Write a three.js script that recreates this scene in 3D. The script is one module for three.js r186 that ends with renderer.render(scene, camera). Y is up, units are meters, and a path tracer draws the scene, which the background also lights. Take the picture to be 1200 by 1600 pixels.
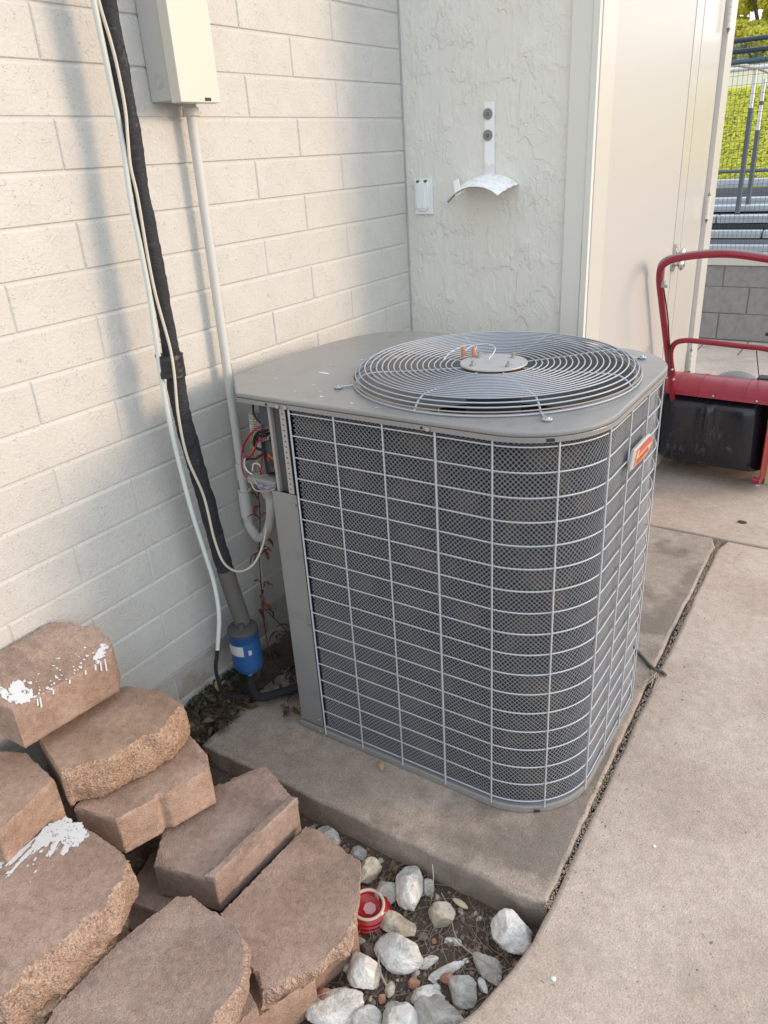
import * as THREE from 'three';
import { RoundedBoxGeometry } from 'three/addons/geometries/RoundedBoxGeometry.js';
import { mergeGeometries as mergeRaw, mergeVertices, toCreasedNormals } from 'three/addons/utils/BufferGeometryUtils.js';

// ------------------------------------------------------------------ camera, sky, sun, exposure
const scene = new THREE.Scene();
const camera = new THREE.PerspectiveCamera(68.14, 0.75, 0.05, 400);
camera.rotation.order = 'YXZ';
camera.position.set(1.5503, 1.586, 2.5212);
camera.rotation.set(-0.4386, 0.6028, -0.0644);

const renderer = new THREE.WebGLRenderer({ antialias: true });
renderer.setSize(768, 1024);
renderer.toneMapping = THREE.LinearToneMapping;
renderer.toneMappingExposure = 1.84;
renderer.shadowMap.enabled = true;
renderer.shadowMap.type = THREE.PCFSoftShadowMap;

const SUN = new THREE.Vector3(1, 0.25, -0.5).normalize();
{
  const W = 256, H = 128, d = new Float32Array(W * H * 4), v = new THREE.Vector3();
  for (let j = 0; j < H; j++) for (let i = 0; i < W; i++) {
    const lat = ((j + 0.5) / H - 0.5) * Math.PI, lon = ((i + 0.5) / W - 0.5) * 2 * Math.PI;
    v.set(Math.cos(lat) * Math.cos(lon), Math.sin(lat), Math.cos(lat) * Math.sin(lon));
    const h = Math.max(0, v.y), t = Math.pow(1 - h, 2.2), k = (j * W + i) * 4;
    const a = Math.acos(Math.min(1, Math.max(-1, v.dot(SUN)))), g = Math.exp(-a * a / 0.22) * 0.55 + Math.exp(-a * a / 1.2) * 0.22;
    const below = v.y < 0 ? 0.45 : 1;
    d[k] = (0.61 + 0.25 * t + g * 0.9) * below;
    d[k + 1] = (0.73 + 0.20 * t + g * 0.74) * below;
    d[k + 2] = (0.87 + 0.09 * t + g * 0.5) * below;
    d[k + 3] = 1;
  }
  const sky = new THREE.DataTexture(d, W, H, THREE.RGBAFormat, THREE.FloatType);
  sky.mapping = THREE.EquirectangularReflectionMapping; sky.magFilter = THREE.LinearFilter; sky.minFilter = THREE.LinearFilter;
  sky.wrapS = THREE.RepeatWrapping; sky.needsUpdate = true;
  scene.background = sky; scene.environment = sky;
  scene.backgroundIntensity = 1; scene.environmentIntensity = 1;
}
const sun = new THREE.DirectionalLight(0xffd8b0, 1.1);
sun.position.copy(SUN).multiplyScalar(30); sun.castShadow = true; sun.shadow.radius = 30;
sun.shadow.mapSize.set(4096, 4096);
Object.assign(sun.shadow.camera, { left: -14, right: 14, top: 14, bottom: -14, near: 1, far: 80 });
scene.add(sun, sun.target);

// ------------------------------------------------------------------ helpers
let SEED = 7;
function srand(s) { SEED = s; }
function rnd() { SEED = (SEED + 0x6D2B79F5) | 0; let t = Math.imul(SEED ^ (SEED >>> 15), 1 | SEED); t = (t + Math.imul(t ^ (t >>> 7), 61 | t)) ^ t; return ((t ^ (t >>> 14)) >>> 0) / 4294967296; }
const rr = (a, b) => a + (b - a) * rnd();
const clamp = (x, a = 0, b = 1) => Math.min(b, Math.max(a, x));
const sstep = (a, b, x) => { const t = clamp((x - a) / (b - a)); return t * t * (3 - 2 * t); };
const lerp = (a, b, t) => a + (b - a) * t;
function hash2(x, y, s) { let h = Math.imul(x, 374761393) + Math.imul(y, 668265263) + Math.imul(s, 1442695041); h = Math.imul(h ^ (h >>> 13), 1274126177); h ^= h >>> 16; return (h >>> 0) / 4294967296; }
// tileable value noise: u, v in 0..1, p cells per tile
function vn(u, v, p, s, py = p) {
  const x = u * p, y = v * py, xi = Math.floor(x), yi = Math.floor(y), fx = x - xi, fy = y - yi;
  const m = (a, n) => ((a % n) + n) % n, X0 = m(xi, p), X1 = m(xi + 1, p), Y0 = m(yi, py), Y1 = m(yi + 1, py);
  const sx = fx * fx * (3 - 2 * fx), sy = fy * fy * (3 - 2 * fy);
  return lerp(lerp(hash2(X0, Y0, s), hash2(X1, Y0, s), sx), lerp(hash2(X0, Y1, s), hash2(X1, Y1, s), sx), sy);
}
function fbm(u, v, p, o, s, py = p) { let a = 0.5, t = 0, n = 0; for (let i = 0; i < o; i++) { t += a * vn(u, v, p, s + i * 17, py); n += a; a *= 0.5; p *= 2; py *= 2; } return t / n; }
function n3(x, y, z, s) { // 3-d value noise
  const xi = Math.floor(x), yi = Math.floor(y), zi = Math.floor(z), f = (t) => t * t * (3 - 2 * t), fx = f(x - xi), fy = f(y - yi), fz = f(z - zi);
  const h = (i, j, k) => hash2(xi + i + (zi + k) * 131, yi + j + (zi + k) * 57, s);
  const pl = (k) => lerp(lerp(h(0, 0, k), h(1, 0, k), fx), lerp(h(0, 1, k), h(1, 1, k), fx), fy);
  return lerp(pl(0), pl(1), fz);
}
const toS = (x) => { x = clamp(x); return 255 * (x <= 0.0031308 ? 12.92 * x : 1.055 * Math.pow(x, 1 / 2.4) - 0.055); };
function tex(n, fn, colour = true) { // fn returns linear rgb, or a height
  const d = new Uint8Array(n * n * 4);
  for (let j = 0; j < n; j++) for (let i = 0; i < n; i++) {
    const r = fn((i + 0.5) / n, (j + 0.5) / n), k = (j * n + i) * 4;
    if (colour) { d[k] = toS(r[0]); d[k + 1] = toS(r[1]); d[k + 2] = toS(r[2]); } else { d[k] = d[k + 1] = d[k + 2] = 255 * clamp(r); }
    d[k + 3] = 255;
  }
  const t = new THREE.DataTexture(d, n, n, THREE.RGBAFormat);
  t.wrapS = t.wrapT = THREE.RepeatWrapping; t.magFilter = THREE.LinearFilter; t.minFilter = THREE.LinearMipmapLinearFilter; t.generateMipmaps = true; t.anisotropy = 8;
  if (colour) t.colorSpace = THREE.SRGBColorSpace;
  t.needsUpdate = true; return t;
}
const mulc = (c, k) => [c[0] * k, c[1] * k, c[2] * k];
const mixc = (a, b, t) => [lerp(a[0], b[0], t), lerp(a[1], b[1], t), lerp(a[2], b[2], t)];
function M(c, rough = 0.7, metal = 0, o = {}) { const m = new THREE.MeshStandardMaterial({ roughness: rough, metalness: metal, ...o }); if (c) m.color.setRGB(c[0], c[1], c[2]); return m; }
const used = {};
function numbered(n) { const k = used[n] = (used[n] ?? -1) + 1; return k ? `${n}_${String(k).padStart(3, '0')}` : n; }
function part(parent, name, geo, mat, label) { const m = new THREE.Mesh(geo, mat); m.name = name; m.castShadow = m.receiveShadow = true; if (label) m.userData.label = label; parent.add(m); return m; }
function tag(o, label, category, group) { o.userData.label = label; o.userData.category = category; if (group) o.userData.group = group; return o; }
function thing(name, label, category, pos = [0, 0, 0], group) { const g = new THREE.Group(); g.name = numbered(name); g.position.set(...pos); tag(g, label, category, group); scene.add(g); return g; }
function solo(name, geo, mat, label, category, group) { const m = new THREE.Mesh(geo, mat); m.name = numbered(name); m.castShadow = m.receiveShadow = true; tag(m, label, category, group); scene.add(m); return m; }
function struct(name, geo, mat, kind = 'structure') { const m = new THREE.Mesh(geo, mat); m.name = numbered(name); m.castShadow = m.receiveShadow = true; m.userData.kind = kind; scene.add(m); return m; }
function mergeGeometries(list) { // any mix of geometries into one
  return mergeRaw(list.map(g0 => { const g = g0.index ? g0.toNonIndexed() : g0; const n = g.attributes.position.count; if (!g.attributes.normal) g.computeVertexNormals(); if (!g.attributes.uv) g.setAttribute('uv', new THREE.BufferAttribute(new Float32Array(n * 2), 2)); for (const k of Object.keys(g.attributes)) if (!['position', 'normal', 'uv'].includes(k)) g.deleteAttribute(k); g.clearGroups(); return g; }));
}
const at = (g, x, y, z) => g.translate(x, y, z);
function box(x0, x1, y0, y1, z0, z1, r = 0) {
  const w = x1 - x0, h = y1 - y0, d = z1 - z0;
  const g = r ? new RoundedBoxGeometry(w, h, d, 2, r) : new THREE.BoxGeometry(w, h, d);
  return metricUV(at(g, (x0 + x1) / 2, (y0 + y1) / 2, (z0 + z1) / 2));
}
function metricUV(g) { // uv in metres from the dominant axis of the normal
  const p = g.attributes.position, n = g.attributes.normal, u = g.attributes.uv;
  for (let i = 0; i < p.count; i++) { const a = Math.abs(n.getX(i)), b = Math.abs(n.getY(i)), c = Math.abs(n.getZ(i)), x = p.getX(i), y = p.getY(i), z = p.getZ(i); if (b > a && b > c) u.setXY(i, x, z); else if (a > c) u.setXY(i, z, y); else u.setXY(i, x, y); }
  return g;
}
const V = (a) => new THREE.Vector3(a[0], a[1], a[2]);
function tube(pts, r, n = 40, rad = 10, tension = 0.5, closed = false) {
  const c = new THREE.CatmullRomCurve3(pts.map(V), closed, 'centripetal', tension);
  return capped(new THREE.TubeGeometry(c, n, r, rad, closed), closed ? null : [c.getPoint(0), c.getTangent(0), c.getPoint(1), c.getTangent(1)], r, rad);
}
function capped(g, e, r, rad) {
  if (!e) return g;
  const mk = (p, t, s) => { const d = new THREE.CircleGeometry(r, rad); d.lookAt(t.clone().multiplyScalar(s)); d.translate(p.x, p.y, p.z); return d; };
  return mergeGeometries([g, mk(e[0], e[1], -1), mk(e[2], e[3], 1)]);
}
function rod(a, b, r, rad = 8) { const A = V(a), B = V(b), L = A.distanceTo(B), g = new THREE.CylinderGeometry(r, r, L, rad); g.rotateX(Math.PI / 2); g.lookAt(B.clone().sub(A)); return g.translate((A.x + B.x) / 2, (A.y + B.y) / 2, (A.z + B.z) / 2); }
function wrinkle(g0, amp, f, seed) { const g = mergeVertices(g0.deleteAttribute('uv')); g.computeVertexNormals(); const p = g.attributes.position, n = g.attributes.normal, uv = []; for (let i = 0; i < p.count; i++) { const x = p.getX(i), y = p.getY(i), z = p.getZ(i), d = amp * ((n3(x * f, y * f * 0.6, z * f, seed) - 0.5) + 0.5 * (n3(x * f * 3, y * f * 2.5, z * f * 3, seed + 1) - 0.5)); p.setXYZ(i, x + n.getX(i) * d, y + n.getY(i) * d, z + n.getZ(i) * d); uv.push(x * 3 + z * 3, y * 3); } g.setAttribute('uv', new THREE.Float32BufferAttribute(uv, 2)); g.computeVertexNormals(); return g; }
function flip(g) { const i = g.index; if (i) for (let k = 0; k < i.count; k += 3) { const t = i.getX(k); i.setX(k, i.getX(k + 1)); i.setX(k + 1, t); } return g; }
// horizontal slab from an outline [[x, z]...], y0..y1, bevelled top edge
function slab(outline, y0, y1, bev = 0.006, holes = [], seg = 2) {
  const s = new THREE.Shape(outline.map(([x, z]) => new THREE.Vector2(x, -z)));
  for (const h of holes) s.holes.push(new THREE.Path(h.map(([x, z]) => new THREE.Vector2(x, -z))));
  const g = new THREE.ExtrudeGeometry(s, { depth: y1 - y0 - 2 * bev, bevelEnabled: bev > 0, bevelThickness: bev, bevelSize: bev, bevelOffset: -bev, bevelSegments: seg, curveSegments: 12 });
  g.rotateX(-Math.PI / 2); g.translate(0, y0 + bev, 0); return g;
}
// wall-facing panel: outline [[a, b]...] in a plane, thickness along the normal
function panelZ(outline, z0, z1, bev = 0.001, holes = []) {
  const s = new THREE.Shape(outline.map(([x, y]) => new THREE.Vector2(x, y)));
  for (const h of holes) s.holes.push(new THREE.Path(h.map(([x, y]) => new THREE.Vector2(x, y))));
  const g = new THREE.ExtrudeGeometry(s, { depth: z1 - z0 - 2 * bev, bevelEnabled: bev > 0, bevelThickness: bev, bevelSize: bev, bevelOffset: -bev, bevelSegments: 1 });
  return g.translate(0, 0, z0 + bev);
}
const circlePts = (cx, cy, r, n = 24) => Array.from({ length: n }, (_, i) => [cx + r * Math.cos(i / n * 2 * Math.PI), cy + r * Math.sin(i / n * 2 * Math.PI)]);

// ------------------------------------------------------------------ textures and materials
const T = {};
T.walkC = tex(1024, (u, v) => {
  const a = fbm(u, v, 5, 5, 11), b = fbm(u, v, 60, 3, 31), g = vn(u, v, 512, 5), st = sstep(0.60, 0.74, fbm(u, v, 9, 4, 61));
  let c = mixc([0.44, 0.342, 0.278], [0.525, 0.42, 0.35], sstep(0.2, 0.8, a));
  c = mulc(c, 0.86 + 0.28 * b); c = mulc(c, 0.82 + 0.36 * g); c = mixc(c, [0.33, 0.265, 0.215], st * 0.25);
  if (vn(u, v, 210, 77) > 0.962) c = mulc(c, 0.4); if (vn(u, v, 260, 79) > 0.95) c = mixc(c, [0.62, 0.56, 0.5], 0.5);
  return c;
});
T.walkB = tex(1024, (u, v) => { const p = vn(u, v, 220, 3) > 0.93 ? 0.35 : 0; return clamp(0.25 + 0.35 * vn(u, v, 460, 9) + 0.25 * fbm(u, v, 70, 3, 19) + 0.2 * fbm(u, v, 8, 3, 29) - p); }, false);
T.padC = tex(1024, (u, v) => {
  const a = fbm(u, v, 4, 5, 111), b = fbm(u, v, 40, 3, 131), g = vn(u, v, 512, 15), st = sstep(0.55, 0.72, fbm(u, v, 6, 5, 161));
  let c = mixc([0.275, 0.217, 0.178], [0.44, 0.36, 0.30], a);
  c = mulc(c, 0.80 + 0.40 * b); c = mulc(c, 0.74 + 0.52 * g); c = mixc(c, [0.13, 0.108, 0.09], st * 0.6);
  const s2 = vn(u, v, 3, 177, 120); c = mulc(c, 0.96 + 0.08 * s2);
  return c;
});
T.blockB = tex(1024, (u, v) => { const pit = sstep(0.80, 0.9, vn(u, v, 190, 41)) * sstep(0.5, 0.62, fbm(u, v, 22, 2, 43)); return clamp(0.5 + 0.42 * (fbm(u, v, 110, 3, 45) - 0.5) * 1.6 + 0.25 * (fbm(u, v, 20, 3, 49) - 0.5) - 0.55 * pit); }, false);
T.blockC = tex(1024, (u, v) => { const a = fbm(u, v, 7, 4, 141), g = fbm(u, v, 120, 2, 143); const pit = sstep(0.86, 0.93, vn(u, v, 190, 41)) * sstep(0.5, 0.62, fbm(u, v, 22, 2, 43)); let c = mixc([0.525, 0.515, 0.49], [0.585, 0.575, 0.55], a); c = mulc(c, 0.95 + 0.1 * g); return mixc(c, [0.25, 0.22, 0.18], pit * 0.45); });
T.stuccoB = tex(1024, (u, v) => {
  const w1 = fbm(u, v, 9, 4, 201) - 0.5, w2 = fbm(u, v, 9, 4, 207) - 0.5, U = u + w1 * 0.07, Vv = v + w2 * 0.12;
  const n = fbm(U, Vv, 14, 5, 211, 10), m = fbm(u, v, 5, 3, 221), n2 = fbm(U + 0.3, Vv, 40, 4, 231, 22), st = fbm(u + w2 * 0.06, v, 70, 3, 241, 12), n3b = fbm(U, Vv + 0.4, 24, 4, 281, 16);
  const zone = sstep(0.44, 0.60, m), zone2 = sstep(0.47, 0.62, fbm(u, v, 7, 3, 251));
  const plate = (sstep(0.49, 0.515, n) + sstep(0.56, 0.58, n) * 0.8) * zone, plate2 = (sstep(0.49, 0.52, n2) + sstep(0.50, 0.53, n3b)) * zone2;
  return clamp(0.2 + 0.20 * plate + 0.16 * plate2 + 0.34 * (st - 0.5) + 0.3 * (n - 0.5) + 0.05 * vn(u, v, 300, 261));
}, false);
T.paintC = tex(512, (u, v) => { const a = fbm(u, v, 5, 4, 301); return mixc([0.71, 0.695, 0.635], [0.755, 0.74, 0.68], a); });
T.fineB = tex(512, (u, v) => clamp(0.5 + 0.5 * (fbm(u, v, 24, 4, 311) - 0.5)), false);
T.pavC = tex(1024, (u, v) => {
  const a = fbm(u, v, 5, 4, 401), g = vn(u, v, 460, 403), g2 = vn(u, v, 200, 405), b = fbm(u, v, 40, 3, 407);
  let c = mixc([0.30, 0.203, 0.157], [0.395, 0.28, 0.225], sstep(0.2, 0.8, a));
  c = mixc(c, [0.17, 0.125, 0.10], sstep(0.56, 0.76, fbm(u, v, 4, 6, 447, 9)) * 0.45); c = mulc(c, 0.76 + 0.48 * b); if (g > 0.8) c = mixc(c, [0.48, 0.36, 0.27], 0.5); if (g2 > 0.9) c = mulc(c, 0.55);
  return mulc(c, 0.85 + 0.3 * vn(u, v, 512, 409));
});
T.pavB = tex(1024, (u, v) => clamp(0.3 + 0.45 * vn(u, v, 330, 411) + 0.4 * fbm(u, v, 90, 3, 413) - (vn(u, v, 170, 415) > 0.88 ? 0.35 : 0)), false);
T.splitC = tex(512, (u, v) => { const g = vn(u, v, 90, 421), a = fbm(u, v, 6, 4, 423), h = vn(u, v, 200, 425); let c = mixc([0.29, 0.188, 0.138], [0.40, 0.28, 0.215], a); if (g > 0.72) c = mixc(c, [0.52, 0.40, 0.30], 0.55); if (g < 0.2) c = mulc(c, 0.6); return mulc(c, 0.78 + 0.44 * h); });
T.splitB = tex(512, (u, v) => clamp(0.1 + 0.5 * fbm(u, v, 40, 3, 431) + 0.5 * vn(u, v, 110, 433)), false);
T.metalC = tex(512, (u, v) => { const a = fbm(u, v, 4, 5, 501), s = sstep(0.62, 0.75, fbm(u, v, 7, 4, 503)); return mulc(mixc([0.225, 0.222, 0.218], [0.262, 0.258, 0.254], a), 1 - 0.10 * s); });
T.metalR = tex(512, (u, v) => clamp(0.33 + 0.25 * fbm(u, v, 6, 4, 511)), false);
T.dirtC = tex(1024, (u, v) => { const a = fbm(u, v, 8, 5, 601), g = vn(u, v, 380, 603); let c = mixc([0.045, 0.032, 0.024], [0.125, 0.088, 0.066], a); c = mulc(c, 0.6 + 0.8 * g); if (vn(u, v, 150, 605) > 0.93) c = [0.24, 0.17, 0.125]; return c; });
T.dirtB = tex(512, (u, v) => clamp(0.5 * fbm(u, v, 50, 3, 611) + 0.5 * vn(u, v, 130, 613)), false);
T.rockC = tex(512, (u, v) => { const a = fbm(u, v, 4, 5, 701), b = fbm(u, v, 30, 3, 703), vein = sstep(0.035, 0.0, Math.abs(fbm(u, v, 6, 4, 705) - 0.5)); let c = mixc([0.58, 0.535, 0.48], [0.82, 0.79, 0.745], sstep(0.3, 0.65, a)); c = mixc(c, [0.50, 0.40, 0.30], sstep(0.62, 0.78, fbm(u, v, 5, 4, 709)) * 0.5); c = mulc(c, 0.84 + 0.3 * b); return mixc(c, [0.25, 0.22, 0.19], vein * 0.35); });
T.rockB = tex(512, (u, v) => clamp(0.6 * fbm(u, v, 14, 5, 711) + 0.4 * vn(u, v, 120, 713)), false);
T.cmuC = tex(512, (u, v) => { const a = fbm(u, v, 6, 4, 801), g = vn(u, v, 250, 803); return mulc(mixc([0.22, 0.20, 0.185], [0.33, 0.305, 0.28], a), 0.82 + 0.36 * g); });
T.blackC = tex(512, (u, v) => { const s = sstep(0.6, 0.8, fbm(u, v, 40, 3, 901, 14)) * sstep(0.35, 0.65, fbm(u, v, 5, 3, 903)); return mixc([0.012, 0.0135, 0.019], [0.10, 0.097, 0.095], s * 0.6); });
T.blackR = tex(512, (u, v) => clamp(0.30 + 0.35 * fbm(u, v, 30, 4, 911)), false);
T.rubC = tex(512, (u, v) => { const s = sstep(0.66, 0.8, fbm(u, v, 30, 4, 921)); return mixc([0.018, 0.019, 0.024], [0.06, 0.06, 0.06], s); });
T.woodC = tex(256, (u, v) => mulc(mixc([0.42, 0.27, 0.13], [0.58, 0.41, 0.22], fbm(u, v, 3, 4, 931, 40)), 1));
for (const k of ['walkC', 'walkB', 'padC']) T[k].repeat.set(1 / 1.1, 1 / 1.1);
T.fineB.repeat.set(4, 4); T.metalC.repeat.set(2.2, 2.2); T.metalR.repeat.set(3, 3); T.cmuC.repeat.set(2, 2);
T.dirtC.repeat.set(1.6, 1.6); T.dirtB.repeat.set(3, 3);
const bump = (t, s) => ({ bumpMap: t, bumpScale: s });
const mat = {
  walk: M(null, 0.92, 0, { map: T.walkC, ...bump(T.walkB, 0.0016) }),
  pad: M(null, 0.93, 0, { map: T.padC, ...bump(T.walkB, 0.0018) }),
  stucco: M(null, 0.72, 0, { map: T.paintC, ...bump(T.stuccoB, 0.005) }),
  trim: M([0.69, 0.675, 0.62], 0.5, 0, bump(T.fineB, 0.0006)),
  side: M([0.575, 0.555, 0.52], 0.32, 0, bump(T.fineB, 0.0004)),
  panel: M([0.52, 0.505, 0.485], 0.34, 0, bump(T.fineB, 0.0004)),
  door: M([0.56, 0.54, 0.505], 0.2, 0, bump(T.fineB, 0.0004)),
  caulk: M([0.70, 0.69, 0.66], 0.5),
  dark: M([0.02, 0.02, 0.022], 0.6),
  pave: M(null, 0.95, 0, { map: T.pavC, ...bump(T.pavB, 0.003) }),
  split: M(null, 0.95, 0, { map: T.splitC, ...bump(T.splitB, 0.005) }),
  whitePaint: M([0.66, 0.665, 0.67], 0.75), splashPaint: M([0.66, 0.665, 0.67], 0.8, 0, { alphaMap: tex(512, (u, v) => (fbm(u, v, 14, 3, 991) + 0.55 * vn(u, v, 130, 993) + 0.35 * vn(u, v, 60, 995)) > 0.62 ? 1 : 0, false), transparent: true, side: THREE.DoubleSide }),
  unit: M(null, 0.5, 0.0, { map: T.metalC, roughnessMap: T.metalR }),
  wire: M([0.47, 0.49, 0.53], 0.42, 0.08),
  guard: M([0.40, 0.425, 0.47], 0.42, 0.12),
  rustWire: M([0.35, 0.285, 0.235], 0.7, 0.1),
  strand: M([0.27, 0.268, 0.27], 0.55, 0.05),
  coil: M([0.018, 0.020, 0.024], 0.75, 0.1),
  galv: M([0.42, 0.42, 0.41], 0.45, 0.55),
  pan: M([0.06, 0.075, 0.10], 0.5, 0.1),
  bolt: M([0.45, 0.44, 0.42], 0.35, 0.8),
  rubber: M(null, 0.75, 0, { map: T.rubC, ...bump(T.fineB, 0.003) }),
  tape: M([0.014, 0.015, 0.018], 0.45),
  insulOld: M([0.115, 0.108, 0.10], 0.9, 0, bump(T.fineB, 0.003)),
  pipeWhite: M([0.62, 0.66, 0.63], 0.5), cable: M([0.58, 0.53, 0.44], 0.55),
  conduit: M([0.58, 0.58, 0.555], 0.55, 0, bump(T.fineB, 0.0005)),
  boxLid: M([0.60, 0.585, 0.515], 0.42, 0, bump(T.fineB, 0.0004)), boxBody: M([0.47, 0.475, 0.46], 0.45),
  blue: M([0.022, 0.10, 0.275], 0.45), blueDark: M([0.014, 0.06, 0.19], 0.45), stub: M([0.12, 0.27, 0.45], 0.5), lid: M([0.055, 0.053, 0.052], 0.65),
  red: M([0.26, 0.012, 0.028], 0.28), redDish: M([0.36, 0.018, 0.022], 0.15),
  black: M(null, 0.5, 0, { map: T.blackC, roughnessMap: T.blackR }),
  grey: M([0.30, 0.31, 0.32], 0.5), nickel: M([0.58, 0.55, 0.50], 0.25, 0.9),
  cream: M([0.58, 0.52, 0.42], 0.6), glass: M([0.62, 0.36, 0.36], 0.15),
};
function mk(name, o) { mat[name] = o; return o; }
// rock-like and block-like scale of uv
for (const k of ['pave']) { T.splitC.repeat.set(1.7, 1.7); T.splitB.repeat.set(1.7, 1.7); }
T.paintC.repeat.set(0.8, 0.8); T.stuccoB.repeat.set(1.75, 1.75);

// ------------------------------------------------------------------ setting: ground, slabs
const YW = 0.05;                                                  // top of the pavement
{
  const g = new THREE.PlaneGeometry(400, 400); g.rotateX(-Math.PI / 2); g.translate(0, -0.14, 0);
  const uv = g.attributes.uv; for (let i = 0; i < uv.count; i++) uv.setXY(i, uv.getX(i) * 400, uv.getY(i) * 400);
  struct('ground', g, M(null, 0.95, 0, { map: T.dirtC, color: new THREE.Color(2, 2, 2) }));
}
srand(21);
function wob(a, b, n, amp) { return Array.from({ length: n }, (_, i) => { const t = i / n; return [lerp(a[0], b[0], t) + rr(-amp, amp), lerp(a[1], b[1], t) + rr(-amp, amp)]; }); }
struct('concrete_pad', slab([...wob([0.082, 1.412], [0.55, 1.412], 14, 0.003), ...wob([0.55, 1.412], [1.145, 1.404], 20, 0.0025), ...wob([1.149, 1.392], [1.122, 0.45], 30, 0.0025), ...wob([1.121, 0.45], [1.116, -0.562], 16, 0.003), ...wob([1.09, -0.572], [0.06, -0.572], 8, 0.002), ...wob([0.06, -0.56], [0.068, 1.17], 10, 0.004), ...wob([0.068, 1.17], [0.08, 1.405], 5, 0.004)], -0.13, 0.052, 0.009, [], 3), mat.pad);
struct('pavement', slab([...wob([1.156, 1.44], [1.148, 0.9], 12, 0.002), ...wob([1.148, 0.9], [1.141, 0.45], 8, 0.003), ...wob([1.141, 0.45], [1.128, -0.562], 14, 0.003), [1.15, -0.572], [6.5, -0.572], [6.5, 4.5], [0.72, 4.5], [0.80, 3.2], [0.92, 2.45], ...wob([0.99, 2.12], [1.066, 1.83], 6, 0.001), [1.092, 1.735], [1.116, 1.68], [1.143, 1.568], [1.155, 1.49]], -0.13, YW, 0.014, [], 4), mat.walk);
struct('pavement', slab([...wob([-0.4, -0.588], [1.12, -0.588], 12, 0.002), ...wob([1.12, -0.588], [6.5, -0.588], 20, 0.002), [6.5, -3.745], [-2.6, -3.745], [-2.6, -0.588]], -0.13, YW, 0.008, [], 3), mat.walk);
for (let i = -4; i < 16; i++) { const x = 0.302 + i * 0.311; struct('pavement', slab([[x + 0.004, -3.752], [x + 0.307, -3.752], [x + 0.307, -4.22], [x + 0.004, -4.22]], -0.13, YW - 0.002, 0.006), mat.walk); }
// dirt bed with a heap of litter by the wall
function dirtY(x, z) {
  const m = sstep(0.12, 0.0, x) * sstep(1.62, 1.36, z);
  return -0.036 + 0.155 * m + 0.03 * sstep(0.5, 0.0, x) * (1 - m) + 0.012 * (fbm(x / 3.2 + 0.3, z / 3.2, 30, 3, 951) - 0.5) + 0.014 * (fbm(x / 3.2, z / 3.2, 10, 2, 957) - 0.5);
}
{
  const g = new THREE.PlaneGeometry(1.26, 3.4, 150, 380); g.rotateX(-Math.PI / 2); g.translate(0.63, 0, 1.5);
  const p = g.attributes.position;
  for (let i = 0; i < p.count; i++) { const x = p.getX(i), z = p.getZ(i); let y = dirtY(x, z); if (x > 0.066 && z < 1.414) y = Math.min(y, x > 1.105 ? 0.041 + 0.006 * (vn(x, z, 200, 3) - 0.5) : 0.03); p.setY(i, y); }
  g.computeVertexNormals(); struct('soil', g, M(null, 1, 0, { map: T.dirtC, ...bump(T.dirtB, 0.006) }));
}

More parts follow.
